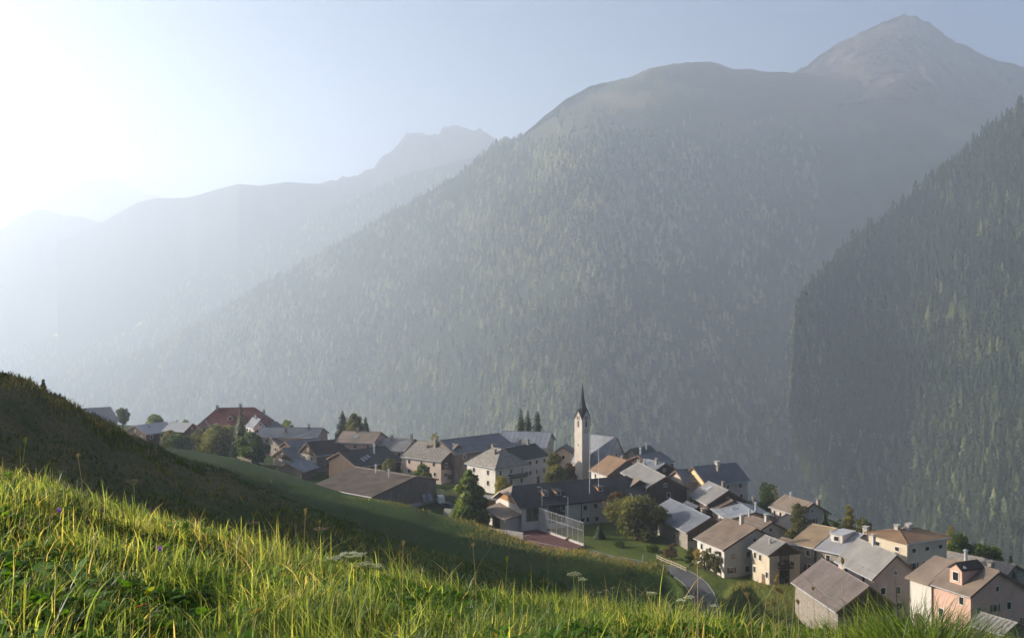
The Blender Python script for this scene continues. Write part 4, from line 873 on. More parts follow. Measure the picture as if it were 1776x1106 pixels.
# roof with clipped (half-hipped) gables
m = MB()
cz = Hs-drop; cy = wf*drop/(Hs-Es)
v = [(-hl+hip*.55, 0, Hs), (hl-hip*.55, 0, Hs), (-hl, -cy, cz), (-hl, cy, cz), (hl, -cy, cz), (hl, cy, cz), (-hl, -wf, Es), (hl, -wf, Es), (-hl, wf, Es), (hl, wf, Es)]
m.add(v, [(0, 2, 6, 7, 4, 1), (1, 5, 9, 8, 3, 0), (1, 4, 5)])
v2 = [(x, y, z-.25) for x, y, z in v]; m.add(v2, [(1, 4, 7, 6, 2, 0), (0, 3, 8, 9, 5, 1), (0, 2, 3), (5, 4, 1)])
for a_, b_ in ((6, 7), (8, 9), (2, 6), (3, 8), (4, 7), (5, 9), (2, 3), (4, 5)):
    m.add([v[a_], v[b_], v2[b_], v2[a_]], [(0, 1, 2, 3)])
sro = m.build('roof', M['r_dark'], sch)
m = MB(); m.add([(v[0][0], 0, Hs+.02), (v[2][0]-.1, v[2][1], cz), (v[3][0]-.1, v[3][1], cz), (v[0][0], 0, Hs-.1), (v[2][0]-.1, v[2][1], cz-.2), (v[3][0]-.1, v[3][1], cz-.2)], [(0, 2, 1), (3, 4, 5), (1, 2, 5, 4), (0, 1, 4, 3), (2, 0, 3, 5)]); m.build('hip_cap', M['r_brown'], sro)
m = MB(); wl = hl-.9; ey = wf-oh; ewz = Es+(Hs-Es)*oh/wf-.27
wcz = cz-.3; wcy = cy
v = []
for X in (-wl, wl): v += [(X, -ey, -2.5), (X, ey, -2.5), (X, ey, ewz), (X, wcy, wcz), (X, -wcy, wcz), (X, -ey, ewz)]
m.add(v, [(5,4,3,2,1,0), (6,7,8,9,10,11)]+[(i, (i+1) % 6, (i+1) % 6+6, i+6) for i in range(6)]); m.build('wall', M['white'], sch)
m = MB(); zb = cz-2.0; yb_ = wcy+(wcz-zb)*wf/(Hs-Es)-.1
m.add([(-wl-.05, -yb_+.3, zb), (-wl-.05, yb_-.3, zb), (-wl-.05, wcy-.1, wcz-.02), (-wl-.05, -wcy+.1, wcz-.02), (-wl+.02, -yb_+.3, zb), (-wl+.02, yb_-.3, zb), (-wl+.02, wcy-.1, wcz-.02), (-wl+.02, -wcy+.1, wcz-.02)], [(3,2,1,0), (4,5,6,7), (0,1,5,4), (1,2,6,5), (2,3,7,6), (3,0,4,7)]); m.build('gable_cladding', M['orangewood'], sch)
m = MB()
for q in (-1, 1):
    m.hexa([(-hl-.06, q*cy, cz-.32), (-hl+.02, q*cy, cz-.32), (-hl+.02, q*wf, Es-.32), (-hl-.06, q*wf, Es-.32), (-hl-.06, q*cy, cz+.03), (-hl+.02, q*cy, cz+.03), (-hl+.02, q*wf, Es+.03), (-hl-.06, q*wf, Es+.03)])
m.build('verge_board', M['timber_rail'], sch)
def sloc(u): # local x of the front wall seen at photo column u
    k = (u-888)/F; ca, sa_ = math.cos(sa), math.sin(sa); # point = c + x*(ca,sa) - ey*( -sa, ca)...
    px, py = sc_mx+ey*sa_, sc_my-ey*ca
    return (k*py-px)/(ca-k*sa_)
def szz(u, v_):
    x = sloc(u); Yp = sc_my-ey*math.cos(sa)+x*math.sin(sa); return 57-(v_-500)/F*Yp
def glazing(name, u0, v0, u1, v1, nx, nz, mat='darkmetal'):
    xa, xb = sloc(u0), sloc(u1); za, zb2 = szz(u0, v1), szz(u0, v0); f = MB(); b = .07
    for i in range(nx+1): xx = xa+(xb-xa)*i/nx; f.box(xx-b, xx+b, -ey-.1, -ey, za, zb2)
    for i in range(nz+1): zz = za+(zb2-za)*i/nz; f.box(xa+b, xb-b, -ey-.08, -ey, zz-b, zz+b)
    o = f.build(name, M[mat], sch); g = MB(); g.box(xa, xb, -ey-.03, -ey+.02, za, zb2); g.build('pane', M['glass'], o)
glazing('tall_window', 952.5, 876, 979, 906, 4, 4)
glazing('tall_window', 912.5, 879, 933.5, 904, 2, 1, 'orangewood')
for (u_, v_) in ((1015, 880), (1033, 877), (1011.5, 901), (1019, 900.5), (1035, 899.5), (1051, 875), (1051, 896), (1015, 921), (1028, 919)):
    window(sch, (sloc(u_), -ey, szz(u_, v_)), (1, 0, 0), (0, -1, 0), .9 if v_ > 890 else 1.0, 1.1 if v_ < 910 else .6)
m = MB(); m.box(sloc(1008)-.07, sloc(1008)+.07, -ey-.14, -ey-.0, -.5, ewz-.05); m.build('downpipe', M['darkmetal'], sch)
sdd = dict(s=-wf, L=SL, p=(Hs-Es)/wf, zs=lambda y: Hs-(Hs-Es)/wf*abs(y))
for u_ in (956, 978, 1051): dormer(sch, sdd, sloc(u_)/(SL/2), .6, 1.4, .9, 'orangewood', 'r_dark')
# low entrance wing at the left end
m = MB(); m.box(-wl-3.2, -wl-.01, -ey+1.0, ey-2.5, -2.5, 3.0); wgs = m.build('entrance_wing', M['white'], sch)
m = MB(); m.hexa([(-wl-4.6, -ey-.2, 3.05), (-wl-.01, -ey-.2, 3.9), (-wl-.01, ey-2, 4.6), (-wl-4.6, ey-2, 3.25), (-wl-4.6, -ey-.2, 3.25), (-wl-.01, -ey-.2, 4.1), (-wl-.01, ey-2, 4.8), (-wl-4.6, ey-2, 3.45)]); m.build('wing_roof', M['r_brown'], wgs)
m = MB(); m.box(-wl-3.25, -wl-3.2, -2, 2.2, -.2, 2.4); m.build('door', M['wood'], wgs)
# masts on the school roof
for u_, v0, Yr in ((1022.5, 748, 268), (1038, 775, 270)):
    x, y = at(u_, Yr); z0 = Hs-57-2.2
    zt_ = (500-v0)/F*Yr; m = MB(); m.tube([(x, y, -57+Hs-3.2), (x, y, zt_)], [.07, .04], 6)
    for q in range(5): m.box(x-.25, x+.25, y-.02, y+.02, zt_-.4-q*.5, zt_-.36-q*.5)
    o = m.build('antenna_mast', M['whitepaint']); tag(o, 'tall thin white mast rising from the school roof, %s' % ('nearer the tower' if u_ < 1030 else 'the shorter, right one'), 'mast', 'masts on the school roof')
# --- ball court
cp = [at(868, 261.5), at(930, 259.5), at(1012, 242.5), at(925, 228)]
m = MB(); zc = -56.85; m.add([(x, y, zc) for x, y in cp]+[(x, y, zc-1.5) for x, y in cp], [(3, 2, 1, 0), (4, 5, 6, 7), (0, 1, 5, 4), (1, 2, 6, 5), (2, 3, 7, 6), (3, 0, 4, 7)])
court = m.build('ball_court', M['red_court']); tag(court, 'red ball court surface in front of the white school', 'ball court')
def strip(pts, w_, z, mb):
    for a_, b_ in zip(pts[:-1], pts[1:]):
        d = Vector((b_[0]-a_[0], b_[1]-a_[1])); n = Vector((-d.y, d.x)).normalized()*w_/2
        mb.add([(a_[0]-n.x, a_[1]-n.y, z), (b_[0]-n.x, b_[1]-n.y, z), (b_[0]+n.x, b_[1]+n.y, z), (a_[0]+n.x, a_[1]+n.y, z)], [(0, 1, 2, 3)])
m = MB(); strip([at(905, 252), at(922, 254)], .15, zc+.006, m); strip([at(880, 257), at(925, 247), at(985, 240)], .12, zc+.006, m); m.build('court_marking', M['whitepaint'], court)
m = MB(); A = Vector(cp[1]); B = Vector(cp[2]); n_ = 9
m.hexa([(A.x, A.y, zc-.4), (B.x, B.y, zc-.4), (B.x+.3, B.y+.3, zc-.4), (A.x+.3, A.y+.3, zc-.4), (A.x, A.y, zc+.45), (B.x, B.y, zc+.45), (B.x+.3, B.y+.3, zc+.45), (A.x+.3, A.y+.3, zc+.45)])
cw = m.build('low_wall', M['concrete']); tag(cw, 'low concrete edging wall under the tall netting of the ball court', 'wall')
bf = empty('ball_fence', (A.x, A.y, zc+.45)); tag(bf, 'tall wire netting fence with pale posts along the ball court', 'fence')
hgt = 4.7; m = MB(); g = MB(); D = B-A
for i in range(n_+1):
    p = D*i/n_; pm = MB(); pm.tube([(p.x, p.y, 0), (p.x, p.y, hgt)], .04, 6); pm.build('post', M['metal'], bf)
for zz in (hgt, hgt*.62): m.tube([(0, 0, zz), (D.x, D.y, zz)], .04, 6)
m.build('rail', M['metal'], bf)
g.add([(0, 0, .1), (D.x, D.y, .1), (D.x, D.y, hgt-.05), (0, 0, hgt-.05)], [(0, 1, 2, 3)]); g.build('netting', M['net'], bf)
gx, gy = at(932, 233); gl = empty('goal', (gx, gy, zc), R(-8)); tag(gl, 'white goal frame at the near end of the red court', 'goal')
m = MB(); m.tube([(-1.7, 0, 0), (-1.7, 0, 2), (1.7, 0, 2), (1.7, 0, 0)], .06, 6); m.build('goal_frame', M['whitepaint'], gl)
m = MB(); m.add([(-1.7, 0, 2), (1.7, 0, 2), (1.7, -.9, 0), (-1.7, -.9, 0)], [(0, 1, 2, 3)]); m.build('goal_net', M['net'], gl)
def lamp_post(name, label, x, y, h, arm, base=None, group=None):
    z = Tz(x, y) if base is None else base; r_ = empty(name, (x, y, z)); tag(r_, label, 'lamp post', group)
    m = MB(); m.tube([(0, 0, -.5), (0, 0, h)], [.09, .06], 8); m.build('pole', M['metal'], r_)
    m = MB(); m.tube([(0, 0, h), (arm, 0, h+.12)], .04, 6); m.box(min(arm, arm*2.2), max(arm, arm*2.2), -.12, .12, h+.05, h+.2); m.build('lamp_head', M['metal'], r_)
lamp_post('floodlight_mast', 'floodlight mast left of the tall netting, in front of the school roof', *at(940, 259), 9.9, -.5, zc, 'floodlights of the ball court')
lamp_post('floodlight_mast', 'floodlight mast behind the middle of the netting, in front of the tall school window', *at(985, 253), 8.8, -.5, zc, 'floodlights of the ball court')
sl = lamp_post('street_lamp', 'short street lamp beside the road above the meadow', *at(1115, 221), 3.7, .01)
m_ = MB(); lx, ly = at(1115, 221)
# --- road
def drape(pts, w_, name, mat, lift, n=14, dz=None):
    P = [Vector(p) for p in pts]; S = []
    for i in range(len(P)-1):
        p0, p1, p2, p3 = P[max(i-1, 0)], P[i], P[i+1], P[min(i+2, len(P)-1)]
        for k in range(n):
            t = k/n; S.append(.5*((2*p1)+(-p0+p2)*t+(2*p0-5*p1+4*p2-p3)*t*t+(-p0+3*p1-3*p2+p3)*t**3))
    S.append(P[-1]); V_ = []; cc = 9
    W = w_ if isinstance(w_, tuple) else (-w_/2, w_/2)
    for i, s_ in enumerate(S):
        d = (S[min(i+1, len(S)-1)]-S[max(i-1, 0)]).normalized(); nn = Vector((-d.y, d.x))
        for j in range(cc):
            q = s_+nn*(W[0]+(W[1]-W[0])*j/(cc-1)); V_.append((q.x, q.y))
    V_ = np.array(V_); z = T(V_[:, 0], V_[:, 1]).reshape(-1, cc)
    zm = z.mean(1, keepdims=True); z = np.maximum(z, zm*0.7+z*0.3)+lift
    v = np.column_stack([V_, z.ravel()]); return np_mesh(name, v, grid_faces(len(S), cc), mat, smooth=True)
RD = [at(1015, 238), at(1060, 232), at(1110, 228), at(1150, 225), at(1184, 220), at(1208, 212), at(1219, 205), at(1226, 197), at(1230, 188), at(1231, 178)]
rd = drape(RD, 4.3, 'road', M['asphalt'], .10); tag(rd, kind='structure')
kb = drape(RD, (2.18, 2.38), 'road_edge', M['kerb'], .16); tag(kb, kind='structure')
kb2 = drape(RD, (-2.38, -2.18), 'road_edge', M['kerb'], .16); tag(kb2, kind='structure')
# wooden fence above the meadow
def rail_fence(name, label, p0, p1, n, h=1.0, mat='timber_rail'):
    x0_, y0_ = p0; x1_, y1_ = p1; r_ = empty(name, (x0_, y0_, Tz(x0_, y0_))); tag(r_, label, 'fence'); z0_ = Tz(x0_, y0_)
    pts = []
    for i in range(n+1):
        x, y = x0_+(x1_-x0_)*i/n, y0_+(y1_-y0_)*i/n; z = Tz(x, y)-z0_; pts.append((x-x0_, y-y0_, z)); q = MB(); q.box(x-x0_-.06, x-x0_+.06, y-y0_-.06, y-y0_+.06, z-.3, z+h+.1); q.build('post', M[mat], r_)
    for hh in (h*.5, h*.95):
        m = MB(); m.tube([(a_, b_, c_+hh) for a_, b_, c_ in pts], .07, 5); m.build('rail', M[mat], r_)
rail_fence('wooden_fence', 'sunlit wooden rail fence between the road and the stone barn', at(1139, 232), at(1190, 221.5), 6)
rail_fence('wooden_fence', 'small rail fence on the crest of the far green ridge at left', at(412, 286), at(436, 282), 3, .8)
# garden fence left of the meadow house
rail_fence('garden_fence', 'grey garden fence beside the white house with brown roof', at(1195, 226), at(1222, 222), 4, 1.0, 'greywood')
# upright orange boards on a terrace, right
x, y = at(1400, 228); m = MB()
for i in range(9): m.box(i*.42, i*.42+.36, 0, .06, 0, 5.2+.1*(i % 2))
o = m.build('board_screen', M['r_tan']); o.location = (x, y, -57); o.rotation_euler = (0, 0, R(-20)); tag(o, 'row of upright orange-tan boards left of the tan corrugated roof', 'screen')
# --- vehicles
def car(label, x, y, z, rz, paint, van=False):
    r_ = empty('parked_car', (x, y, z), rz); tag(r_, label, 'car', 'cars parked in the village')
    L_, W_, hh = (4.8, 1.9, 1.95) if van else (4.2, 1.75, 1.45)
    pr = [(-L_/2, .35), (L_/2, .35), (L_/2, .75), (L_/2-.15, .9), (L_/2-1.0, .98), (L_/2-1.6 if not van else L_/2-1.3, hh), (-L_/2+.5 if not van else -L_/2+.1, hh), (-L_/2+.05, .95)]
    k = len(pr); v = []
    for sy in (-1, 1): v += [(a, sy*W_/2*(1.0 if b < 1.1 else .82), b) for a, b in pr]
    m = MB(); m.add(v, [tuple(range(k)), tuple(range(k, 2*k))[::-1]]+[(i, i+k, (i+1) % k+k, (i+1) % k) for i in range(k)]); m.build('body', M[paint], r_)
    m = MB()
    for sy in (-1, 1):
        yy = sy*W_/2*.93; m.add([(L_/2-1.25, yy, 1.05), (L_/2-1.75, yy*.93, hh-.1), (-L_/2+.7, yy*.93, hh-.1), (-L_/2+.4, yy, 1.05)], [(0, 1, 2, 3)])
    m.add([(L_/2-1.0, -W_*.42, 1.02), (L_/2-1.0, W_*.42, 1.02), (L_/2-1.52, W_*.38, hh-.08), (L_/2-1.52, -W_*.38, hh-.08)], [(0, 1, 2, 3)])
    m.build('windows', M['glass'], r_)
    for sx in (-1, 1):
        for sy in (-1, 1):
            m = MB(); m.tube([(sx*L_*.31, sy*(W_/2-.2), .32), (sx*L_*.31, sy*(W_/2+.02), .32)], .32, 12); m.build('wheel', M['rubber'], r_)
car('white car parked by the pale stone house below the dark slate roof', *at(918, 303), -56.95, R(-20), 'carpaint')
car('dark car parked behind the big brown barn, left of the bright conical tree', *at(777, 285), -56.95, R(10), 'bluecar')
car('pale van parked at the right corner of the big brown barn', *at(764, 292), -56.95, R(100), 'carpaint', True)
m = MB(); x, y = at(857, 285); m.box(-4, 4, -2, 2, 0, 2.6); o = m.build('garage_wall', M['orangewood']); 
bx_ = empty('garage', (x, y, -57), R(-20)); tag(bx_, 'low garage with grey flat roof between the white hipped house and the school', 'garage'); o.parent = bx_; o.name = 'wall'
m = MB(); m.box(-4.5, 4.5, -2.6, 2.4, 2.6, 2.85); m.build('roof', M['r_pale'], bx_); m = MB(); m.box(-3.2, -.6, -2.06, -2.0, 0, 2.2); m.build('garage_door', M['greywood'], bx_)
m = MB(); x, y = at(868, 252); m.box(-6, 6, -.15, .15, -1, 1.3); o = m.build('retaining_wall', M['concrete']); o.location = (x, y, -56.6); o.rotation_euler = (0, 0, R(-30)); tag(o, 'pale concrete retaining wall left of the ball court', 'wall')
m = MB(); x, y = at(795, 275); m.box(-4, 4, -.2, .2, -1, 1.6); o = m.build('yard_wall', M['concrete']); o.location = (x, y, -57); o.rotation_euler = (0, 0, R(-25)); tag(o, 'pale yard wall below the boarded gable of the big brown barn', 'wall')
# corner building at the lower right
gable_house('shed', 'small shed roof just visible at the lower right corner beside the pink house', 'shed', (*at(1765, 152), -60, 6, -3, 1.2, -46.3, 3), 'greywood', 'r_pale', group=VG, nwin=(0, 0), door=False, snow=False)
gable_house('farmhouse', 'grey roof low behind the pink house, at the right edge', 'house', (*at(1762, 205), -50, 14, -5, 2.2, -51.5, 5), 'stone', 'r_stone', group=VG, nwin=(0, 0), ribs=0)
# ------------------------------------------------------------------ village trees
def crown_mesh(name, seed, W, Hc, z0, lobes, nleaf, leaf, mat, parent, conical=0.0):
    r = np.random.default_rng(seed); P = []
    # lobes spread through the crown, leaves mostly near each lobe's shell
    L = []
    for k in range(lobes):
        f = (k+.5)/lobes; z = z0+Hc*(0.12+0.8*f); prof = math.sin(math.pi*(0.12+0.80*f))**0.7 if not conical else (1-f)**0.75*0.95+.12
        a = 2.4*k+r.uniform(-.5, .5); rad = W/2*prof*r.uniform(.3, .85)
        L.append((rad*math.cos(a), rad*math.sin(a), z, W/2*prof*r.uniform(.26, .5)+.04*W))
    L = np.array(L); wts = L[:, 3]**2; pick = r.choice(len(L), nleaf, p=wts/wts.sum())
    d = r.normal(size=(nleaf, 3)); d /= np.linalg.norm(d, axis=1)[:, None]
    rr = L[pick, 3]*(r.uniform(.45, 1.0, nleaf)**.5)*np.where(r.random(nleaf) < .2, r.uniform(1.0, 1.4, nleaf), 1)
    c = L[pick, :3]+d*rr[:, None]*np.array([1, 1, .8]); c[:, 2] = np.clip(c[:, 2], z0*.6, None)
    # leaf quads with random orientation
    n1 = r.normal(size=(nleaf, 3)); n1 /= np.linalg.norm(n1, axis=1)[:, None]; n2 = np.cross(n1, r.normal(size=(nleaf, 3))); n2 /= np.linalg.norm(n2, axis=1)[:, None]
    s = leaf*r.uniform(.5, 1.2, nleaf)[:, None]
    V = np.stack([c-n1*s, c+n2*s*.6, c+n1*s, c-n2*s*.6], 1).reshape(-1, 3)
    tn = np.repeat(np.clip(.5+.25*r.normal(size=nleaf)+(r.random(len(L))*.5-.25)[pick], 0, 1), 4)
    return np_mesh('crown', V, np.arange(nleaf*4).reshape(-1, 4), mat, tn, parent=parent)
def broadleaf(label, u, Y, vtop, wpx, mat, seed, group='trees among the houses', conical=0, trunk=.18, name='broadleaf_tree', dense=1.0, cat='tree'):
    x, y = at(u, Y); z = Tz(x, y)-.1; H = (500-vtop)/F*Y-z; W = wpx/F*Y
    if H < 1.5: z -= 1.5-H if H > 0 else 0; H = max(H, 1.5)
    r_ = empty(name, (x, y, z)); tag(r_, label, cat, group)
    z0 = H*trunk; rr = random.Random(seed); m = MB(); t = max(.08, W*.045)
    m.tube([(0, 0, -.5), (rr.uniform(-.1, .1), rr.uniform(-.1, .1), H*.35), (rr.uniform(-.2, .2), 0, H*.75)], [t*1.4, t, t*.35], 8)
    for k in range(5):
        a = k*1.26+rr.uniform(-.3, .3); zz = H*(.25+.09*k); m.tube([(0, 0, zz), (math.cos(a)*W*.18, math.sin(a)*W*.18, zz+H*.12), (math.cos(a)*W*.32, math.sin(a)*W*.32, zz+H*.24)], [t*.55, t*.35, t*.12], 6)
    m.build('trunk', M['bark'], r_)
    area = W*H; crown_mesh('crown', seed, W, H-z0, z0, 16 if W > 4 else 9, int(min(9000, (900+area*70)*dense)), min(.42, max(.16, W*.05)), M[mat], r_, conical)
    return r_
def spruce(label, u, Y, vtop, wpx, seed, mat='needle', group='conifers among the houses', sparse=1.0):
    x, y = at(u, Y); z = Tz(x, y)-.1; H = max(1.2, (500-vtop)/F*Y-z); W = wpx/F*Y*(1.5 if H > 8 else 1.1)
    r_ = empty('spruce_tree', (x, y, z)); tag(r_, label, 'conifer', group)
    m = MB(); m.tube([(0, 0, -.5), (0, 0, H*.5), (0, 0, H*.97)], [W*.06+.05, W*.035+.03, .02], 7); m.build('trunk', M['bark'], r_)
    r = np.random.default_rng(seed); V = []; Q = []; tn = []; nt_ = int(26*sparse)
    for k in range(nt_):
        f = k/nt_; zz = H*(.10+.9*f); rad = W/2*(1-f)**.8*r.uniform(.75, 1.1)+.03*W; nb = 11 if f < .7 else 7; a0 = r.uniform(0, 6.28)
        for j in range(nb):
            a = a0+2*math.pi*j/nb+r.uniform(-.15, .15); R_ = rad*r.uniform(.6, 1.12); dr = R_*.30; tt = r.uniform(.1, .9)
            c, s = math.cos(a), math.sin(a)
            for q in range(7):                    # sprays along the branch, drooping twigs
                g = (q+.6)/7; px, pz = R_*g, zz-dr*g*g+R_*.08*g; wd = R_*.36*(1.15-g)+.09; hh = R_*.2+.12; b = len(V)
                e = r.uniform(-.5, .5)
                V += [(c*px-s*wd, s*px+c*wd, pz-hh*e), (c*(px+R_*.17), s*(px+R_*.17), pz-hh*.7), (c*px+s*wd, s*px-c*wd, pz+hh*e), (c*(px-R_*.1), s*(px-R_*.1), pz+hh*.8)]
                Q.append((b, b+1, b+2, b+3)); tn += [np.clip(tt+r.uniform(-.2, .3), 0, 1)]*4
    np_mesh('crown', np.array(V), np.array(Q), M[mat], np.array(tn), parent=r_)
    return r_
spruce('tiny lone conifer on the skyline of the hill at far left', 75, 128, 656, 22, 1, sparse=.5, mat='leaf_olive')
broadleaf('dark bush on the hill crest at the left edge of the view', 4, 88, 646, 26, 'leaf_green', 2, name='bush', trunk=.02, cat='bush')
broadleaf('round green tree right of the farthest-left grey roof', 213, 447, 705, 24, 'leaf_green', 3)
broadleaf('pale green tree behind the shiny blue roof at left', 269, 440, 718, 27, 'leaf_bright', 4)
broadleaf('small treetop left of the red-roofed building, the first of two', 304, 430, 727, 15, 'leaf_olive', 5)
broadleaf('small treetop left of the red-roofed building, the one touching its wall', 321, 428, 727, 19, 'leaf_bright', 6)
broadleaf('round bushy tree right in front of the shiny blue roof, the paler one', 296, 372, 744, 34, 'leaf_olive', 7, trunk=.06)
broadleaf('dark round bushy tree in front of the shiny blue roof, the nearer one', 314, 362, 751, 46, 'leaf_green', 8, trunk=.05)
broadleaf('small light tree below the cottage in front of the red roof', 345, 366, 742, 26, 'leaf_olive', 9)
broadleaf('large spreading light green tree left of the tall thin spruce', 378, 350, 733, 66, 'leaf_olive', 10, trunk=.06)
spruce('tall thin grey-green spruce in front of the red-roofed building', 417, 345, 704, 30, 11, sparse=.9, mat='leaf_green')
broadleaf('broad dark tree right of the tall thin spruce', 436, 338, 746, 50, 'leaf_green', 12, trunk=.05)
broadleaf('small bright tree on the skyline right of the dark blue roof', 497, 418, 726, 22, 'leaf_bright', 13)
spruce('dense dark pine left of the trio on the skyline', 594, 381, 711, 30, 14, mat='needle')
broadleaf('pale leafy tree, middle of the trio on the skyline', 615, 379, 714, 36, 'leaf_olive', 15)
spruce('slim dark spruce, right of the trio on the skyline', 634, 376, 721, 22, 16)
broadleaf('small tree in front of the long dark slate roof with skylights', 674, 316, 792, 28, 'leaf_olive', 17)
broadleaf('low dark round bush by the pinkish wall behind the brown barn roof', 734, 300, 803, 46, 'leaf_green', 18, trunk=.05)
broadleaf('tiny yellow treetop above the pale grey roofs', 755, 398, 748, 15, 'leaf_yellow', 19)
broadleaf('bright green conical tree standing between the brown barn and the school', 814, 262, 807, 78, 'leaf_bright', 20, conical=1, trunk=.04, dense=1.5)
broadleaf('small orange-green tree in front of the white hipped house', 871, 288, 822, 32, 'leaf_yellow', 21, trunk=.1)
spruce('dark spruce, left of the three beside each other near the church', 903, 356, 706, 24, 22)
spruce('dark spruce, middle of the three near the church', 915.5, 355, 709, 25, 23)
spruce('dark spruce with a wide skirt, right of the three near the church', 932, 354, 711, 34, 24)
broadleaf('green tree left of the church tower foot', 963, 288, 778, 40, 'leaf_olive', 25, trunk=.05)
broadleaf('rusty brown tree touching the church tower foot', 988, 291, 797, 34, 'leaf_brown', 26, trunk=.05)
broadleaf('brown autumn tree against the right end of the school', 1070, 263, 850, 44, 'leaf_brown', 27, trunk=.08)
broadleaf('large round willow-like tree between the school and the silvery barn', 1106, 250, 860, 92, 'leaf_olive', 28, trunk=.05, dense=1.4)
spruce('small dark spruce on the lawn in front of the school', 1040, 251, 908, 20, 29)
broadleaf('dark tree with bright top right of the long blue-grey house', 1329, 277, 831, 30, 'leaf_green', 30, trunk=.03)
broadleaf('slim yellowish tree just right of the dark bright-topped tree', 1344, 279, 838, 14, 'leaf_yellow', 31)
broadleaf('leafy tree in front of the grey house alone at the back right', 1385, 238, 866, 40, 'leaf_olive', 32, trunk=.05)
spruce('dark little conifer behind the tan roof, left of the yellowish trees', 1430, 240, 885, 24, 33)
broadleaf('small dark bush right of the little conifer behind the tan roof', 1452, 238, 896, 24, 'leaf_green', 34, name='bush', cat='bush')
broadleaf('tall yellow-green tree behind the white roof', 1472, 236, 869, 36, 'leaf_yellow', 35, conical=.5)
broadleaf('broad olive tree between the white roof and the cream villa', 1499, 230, 897, 46, 'leaf_olive', 36)
broadleaf('larch-like tree right behind the cream villa', 1649, 225, 906, 34, 'leaf_yellow', 37, conical=.6)
broadleaf('dark tree touching the right wall of the cream villa', 1664, 219, 922, 44, 'leaf_green', 38)
broadleaf('large very dark tree above the pink house roof', 1706, 222, 945, 60, 'leaf_green', 39)
spruce('dark pine at the right edge behind the pink house', 1752, 206, 962, 30, 40)
for k, (u_, Y_, vt, w_, mt, lb) in enumerate([(1164, 232, 943, 24, 'leaf_brown', 'reddish shrub left of the stone barn doors'), (1222, 221, 948, 26, 'leaf_olive', 'dry shrub below the brown-roofed white house, left one'),
        (1240, 219, 952, 22, 'leaf_olive', 'dry shrub below the brown-roofed white house, right one'), (1075, 243, 938, 22, 'leaf_green', 'dark garden shrub under the willow-like tree, left side'), (1130, 238, 944, 26, 'leaf_green', 'dark garden shrub under the willow-like tree, right side'),
        (1196, 224, 946, 20, 'leaf_green', 'dark shrub at the corner of the stone barn'), (986, 248, 930, 10, 'leaf_olive', 'tiny shrub behind the netting of the ball court'), (838, 262, 895, 24, 'leaf_green', 'low bush at the foot of the bright conical tree')]):
    broadleaf(lb, u_, Y_, vt, w_, mt, 60+k, group='shrubs round the gardens', name='bush', trunk=.04, cat='bush')
# ------------------------------------------------------------------ rough grass on the hillside
def blades(name, P, h, wd, az, bend, tint, mat, seg=3, parent=None, twist=.0):
    """P (n,3) base points; each blade is a bent tapering ribbon"""
    n = len(P); r = np.random.default_rng(n); la = az; ld = np.stack([np.cos(la), np.sin(la), 0*la], 1)
    fa = az+np.pi/2+r.normal(0, .9, n); sd = np.stack([np.cos(fa), np.sin(fa), 0*fa], 1)
    V = np.zeros((n, seg*2+1, 3))
    for k in range(seg+1):
        t = k/seg; c = P+np.stack([ld[:, 0]*bend*h*t**2, ld[:, 1]*bend*h*t**2, h*(t-.35*np.minimum(bend, 1.2)*t**2.2)], 1)
        if k < seg:
            w_ = (wd*(1-.75*t**1.6))[:, None]; V[:, 2*k] = c-sd*w_; V[:, 2*k+1] = c+sd*w_
        else: V[:, 2*seg] = c
    T_ = []
    for k in range(seg-1): a = 2*k; T_ += [(a, a+1, a+3), (a, a+3, a+2)]
    a = 2*(seg-1); T_.append((a, a+1, a+2)); T_ = np.array(T_)
    return V.reshape(-1, 3), (T_[None]+(np.arange(n)*(seg*2+1))[:, None, None]).reshape(-1, 3), np.repeat(tint, seg*2+1)
rng = np.random.default_rng(21)
n = 170000; u = rng.uniform(-60, 1560, n); Y = rng.uniform(30, 250, n)**1.0
x = (u-888)/F*Y; z = T(x, Y)
# keep what shows: above the foreground crest
v = 500-F*z/Y; pn = fbm(x*.12, Y*.05, 3, 33); ub = (u > 1160) & (u < 1246) & (Y > 150)
k = (v < np.interp(u, FU, FV)+10) & (rng.random(n) < np.clip(.55+pn, .15, 1)) & ~ub & (Y < np.interp(u, C[:, 0], C[:, 9]))
# nothing on the road
rp = np.array([(q[0], q[1]) for q in RD]); keep = np.ones(n, bool)
for a_, b_ in zip(rp[:-1], rp[1:]):
    d = b_-a_; t = np.clip(((x-a_[0])*d[0]+(Y-a_[1])*d[1])/(d@d), 0, 1); keep &= np.hypot(x-a_[0]-t*d[0], Y-a_[1]-t*d[1]) > 3.0
k &= keep; x, Y, z, pn = x[k], Y[k], z[k], pn[k]; m_ = len(x)
uu_ = 888+F*x/Y; crest_sun = np.exp(-((Y-np.interp(uu_, C[:, 0], C[:, 7]))/8)**2)+np.exp(-((Y-np.interp(uu_, C[:, 0], C[:, 1]))/6)**2)
dry = np.clip(.30+.55*fbm(x*.05, Y*.04, 3, 37)+.45*crest_sun+rng.normal(0, .12, m_), 0, 1)  # dryness by noise; crest term paints in a sunlit rim
hh = np.clip(rng.normal(.36, .13, m_)*(1+.9*np.clip(pn, 0, 1)+1.1*(dry > .6)), .1, 1.1)*np.interp(Y, [30, 200], [.6, 1.0])
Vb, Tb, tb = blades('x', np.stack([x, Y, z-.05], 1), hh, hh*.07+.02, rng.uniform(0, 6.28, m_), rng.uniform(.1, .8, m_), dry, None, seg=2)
o = np_mesh('hillside_grass', Vb, Tb, M['hillgrass'], tb); tag(o, 'rough short grass growing over the shaded hillside', 'grass', kind='stuff')
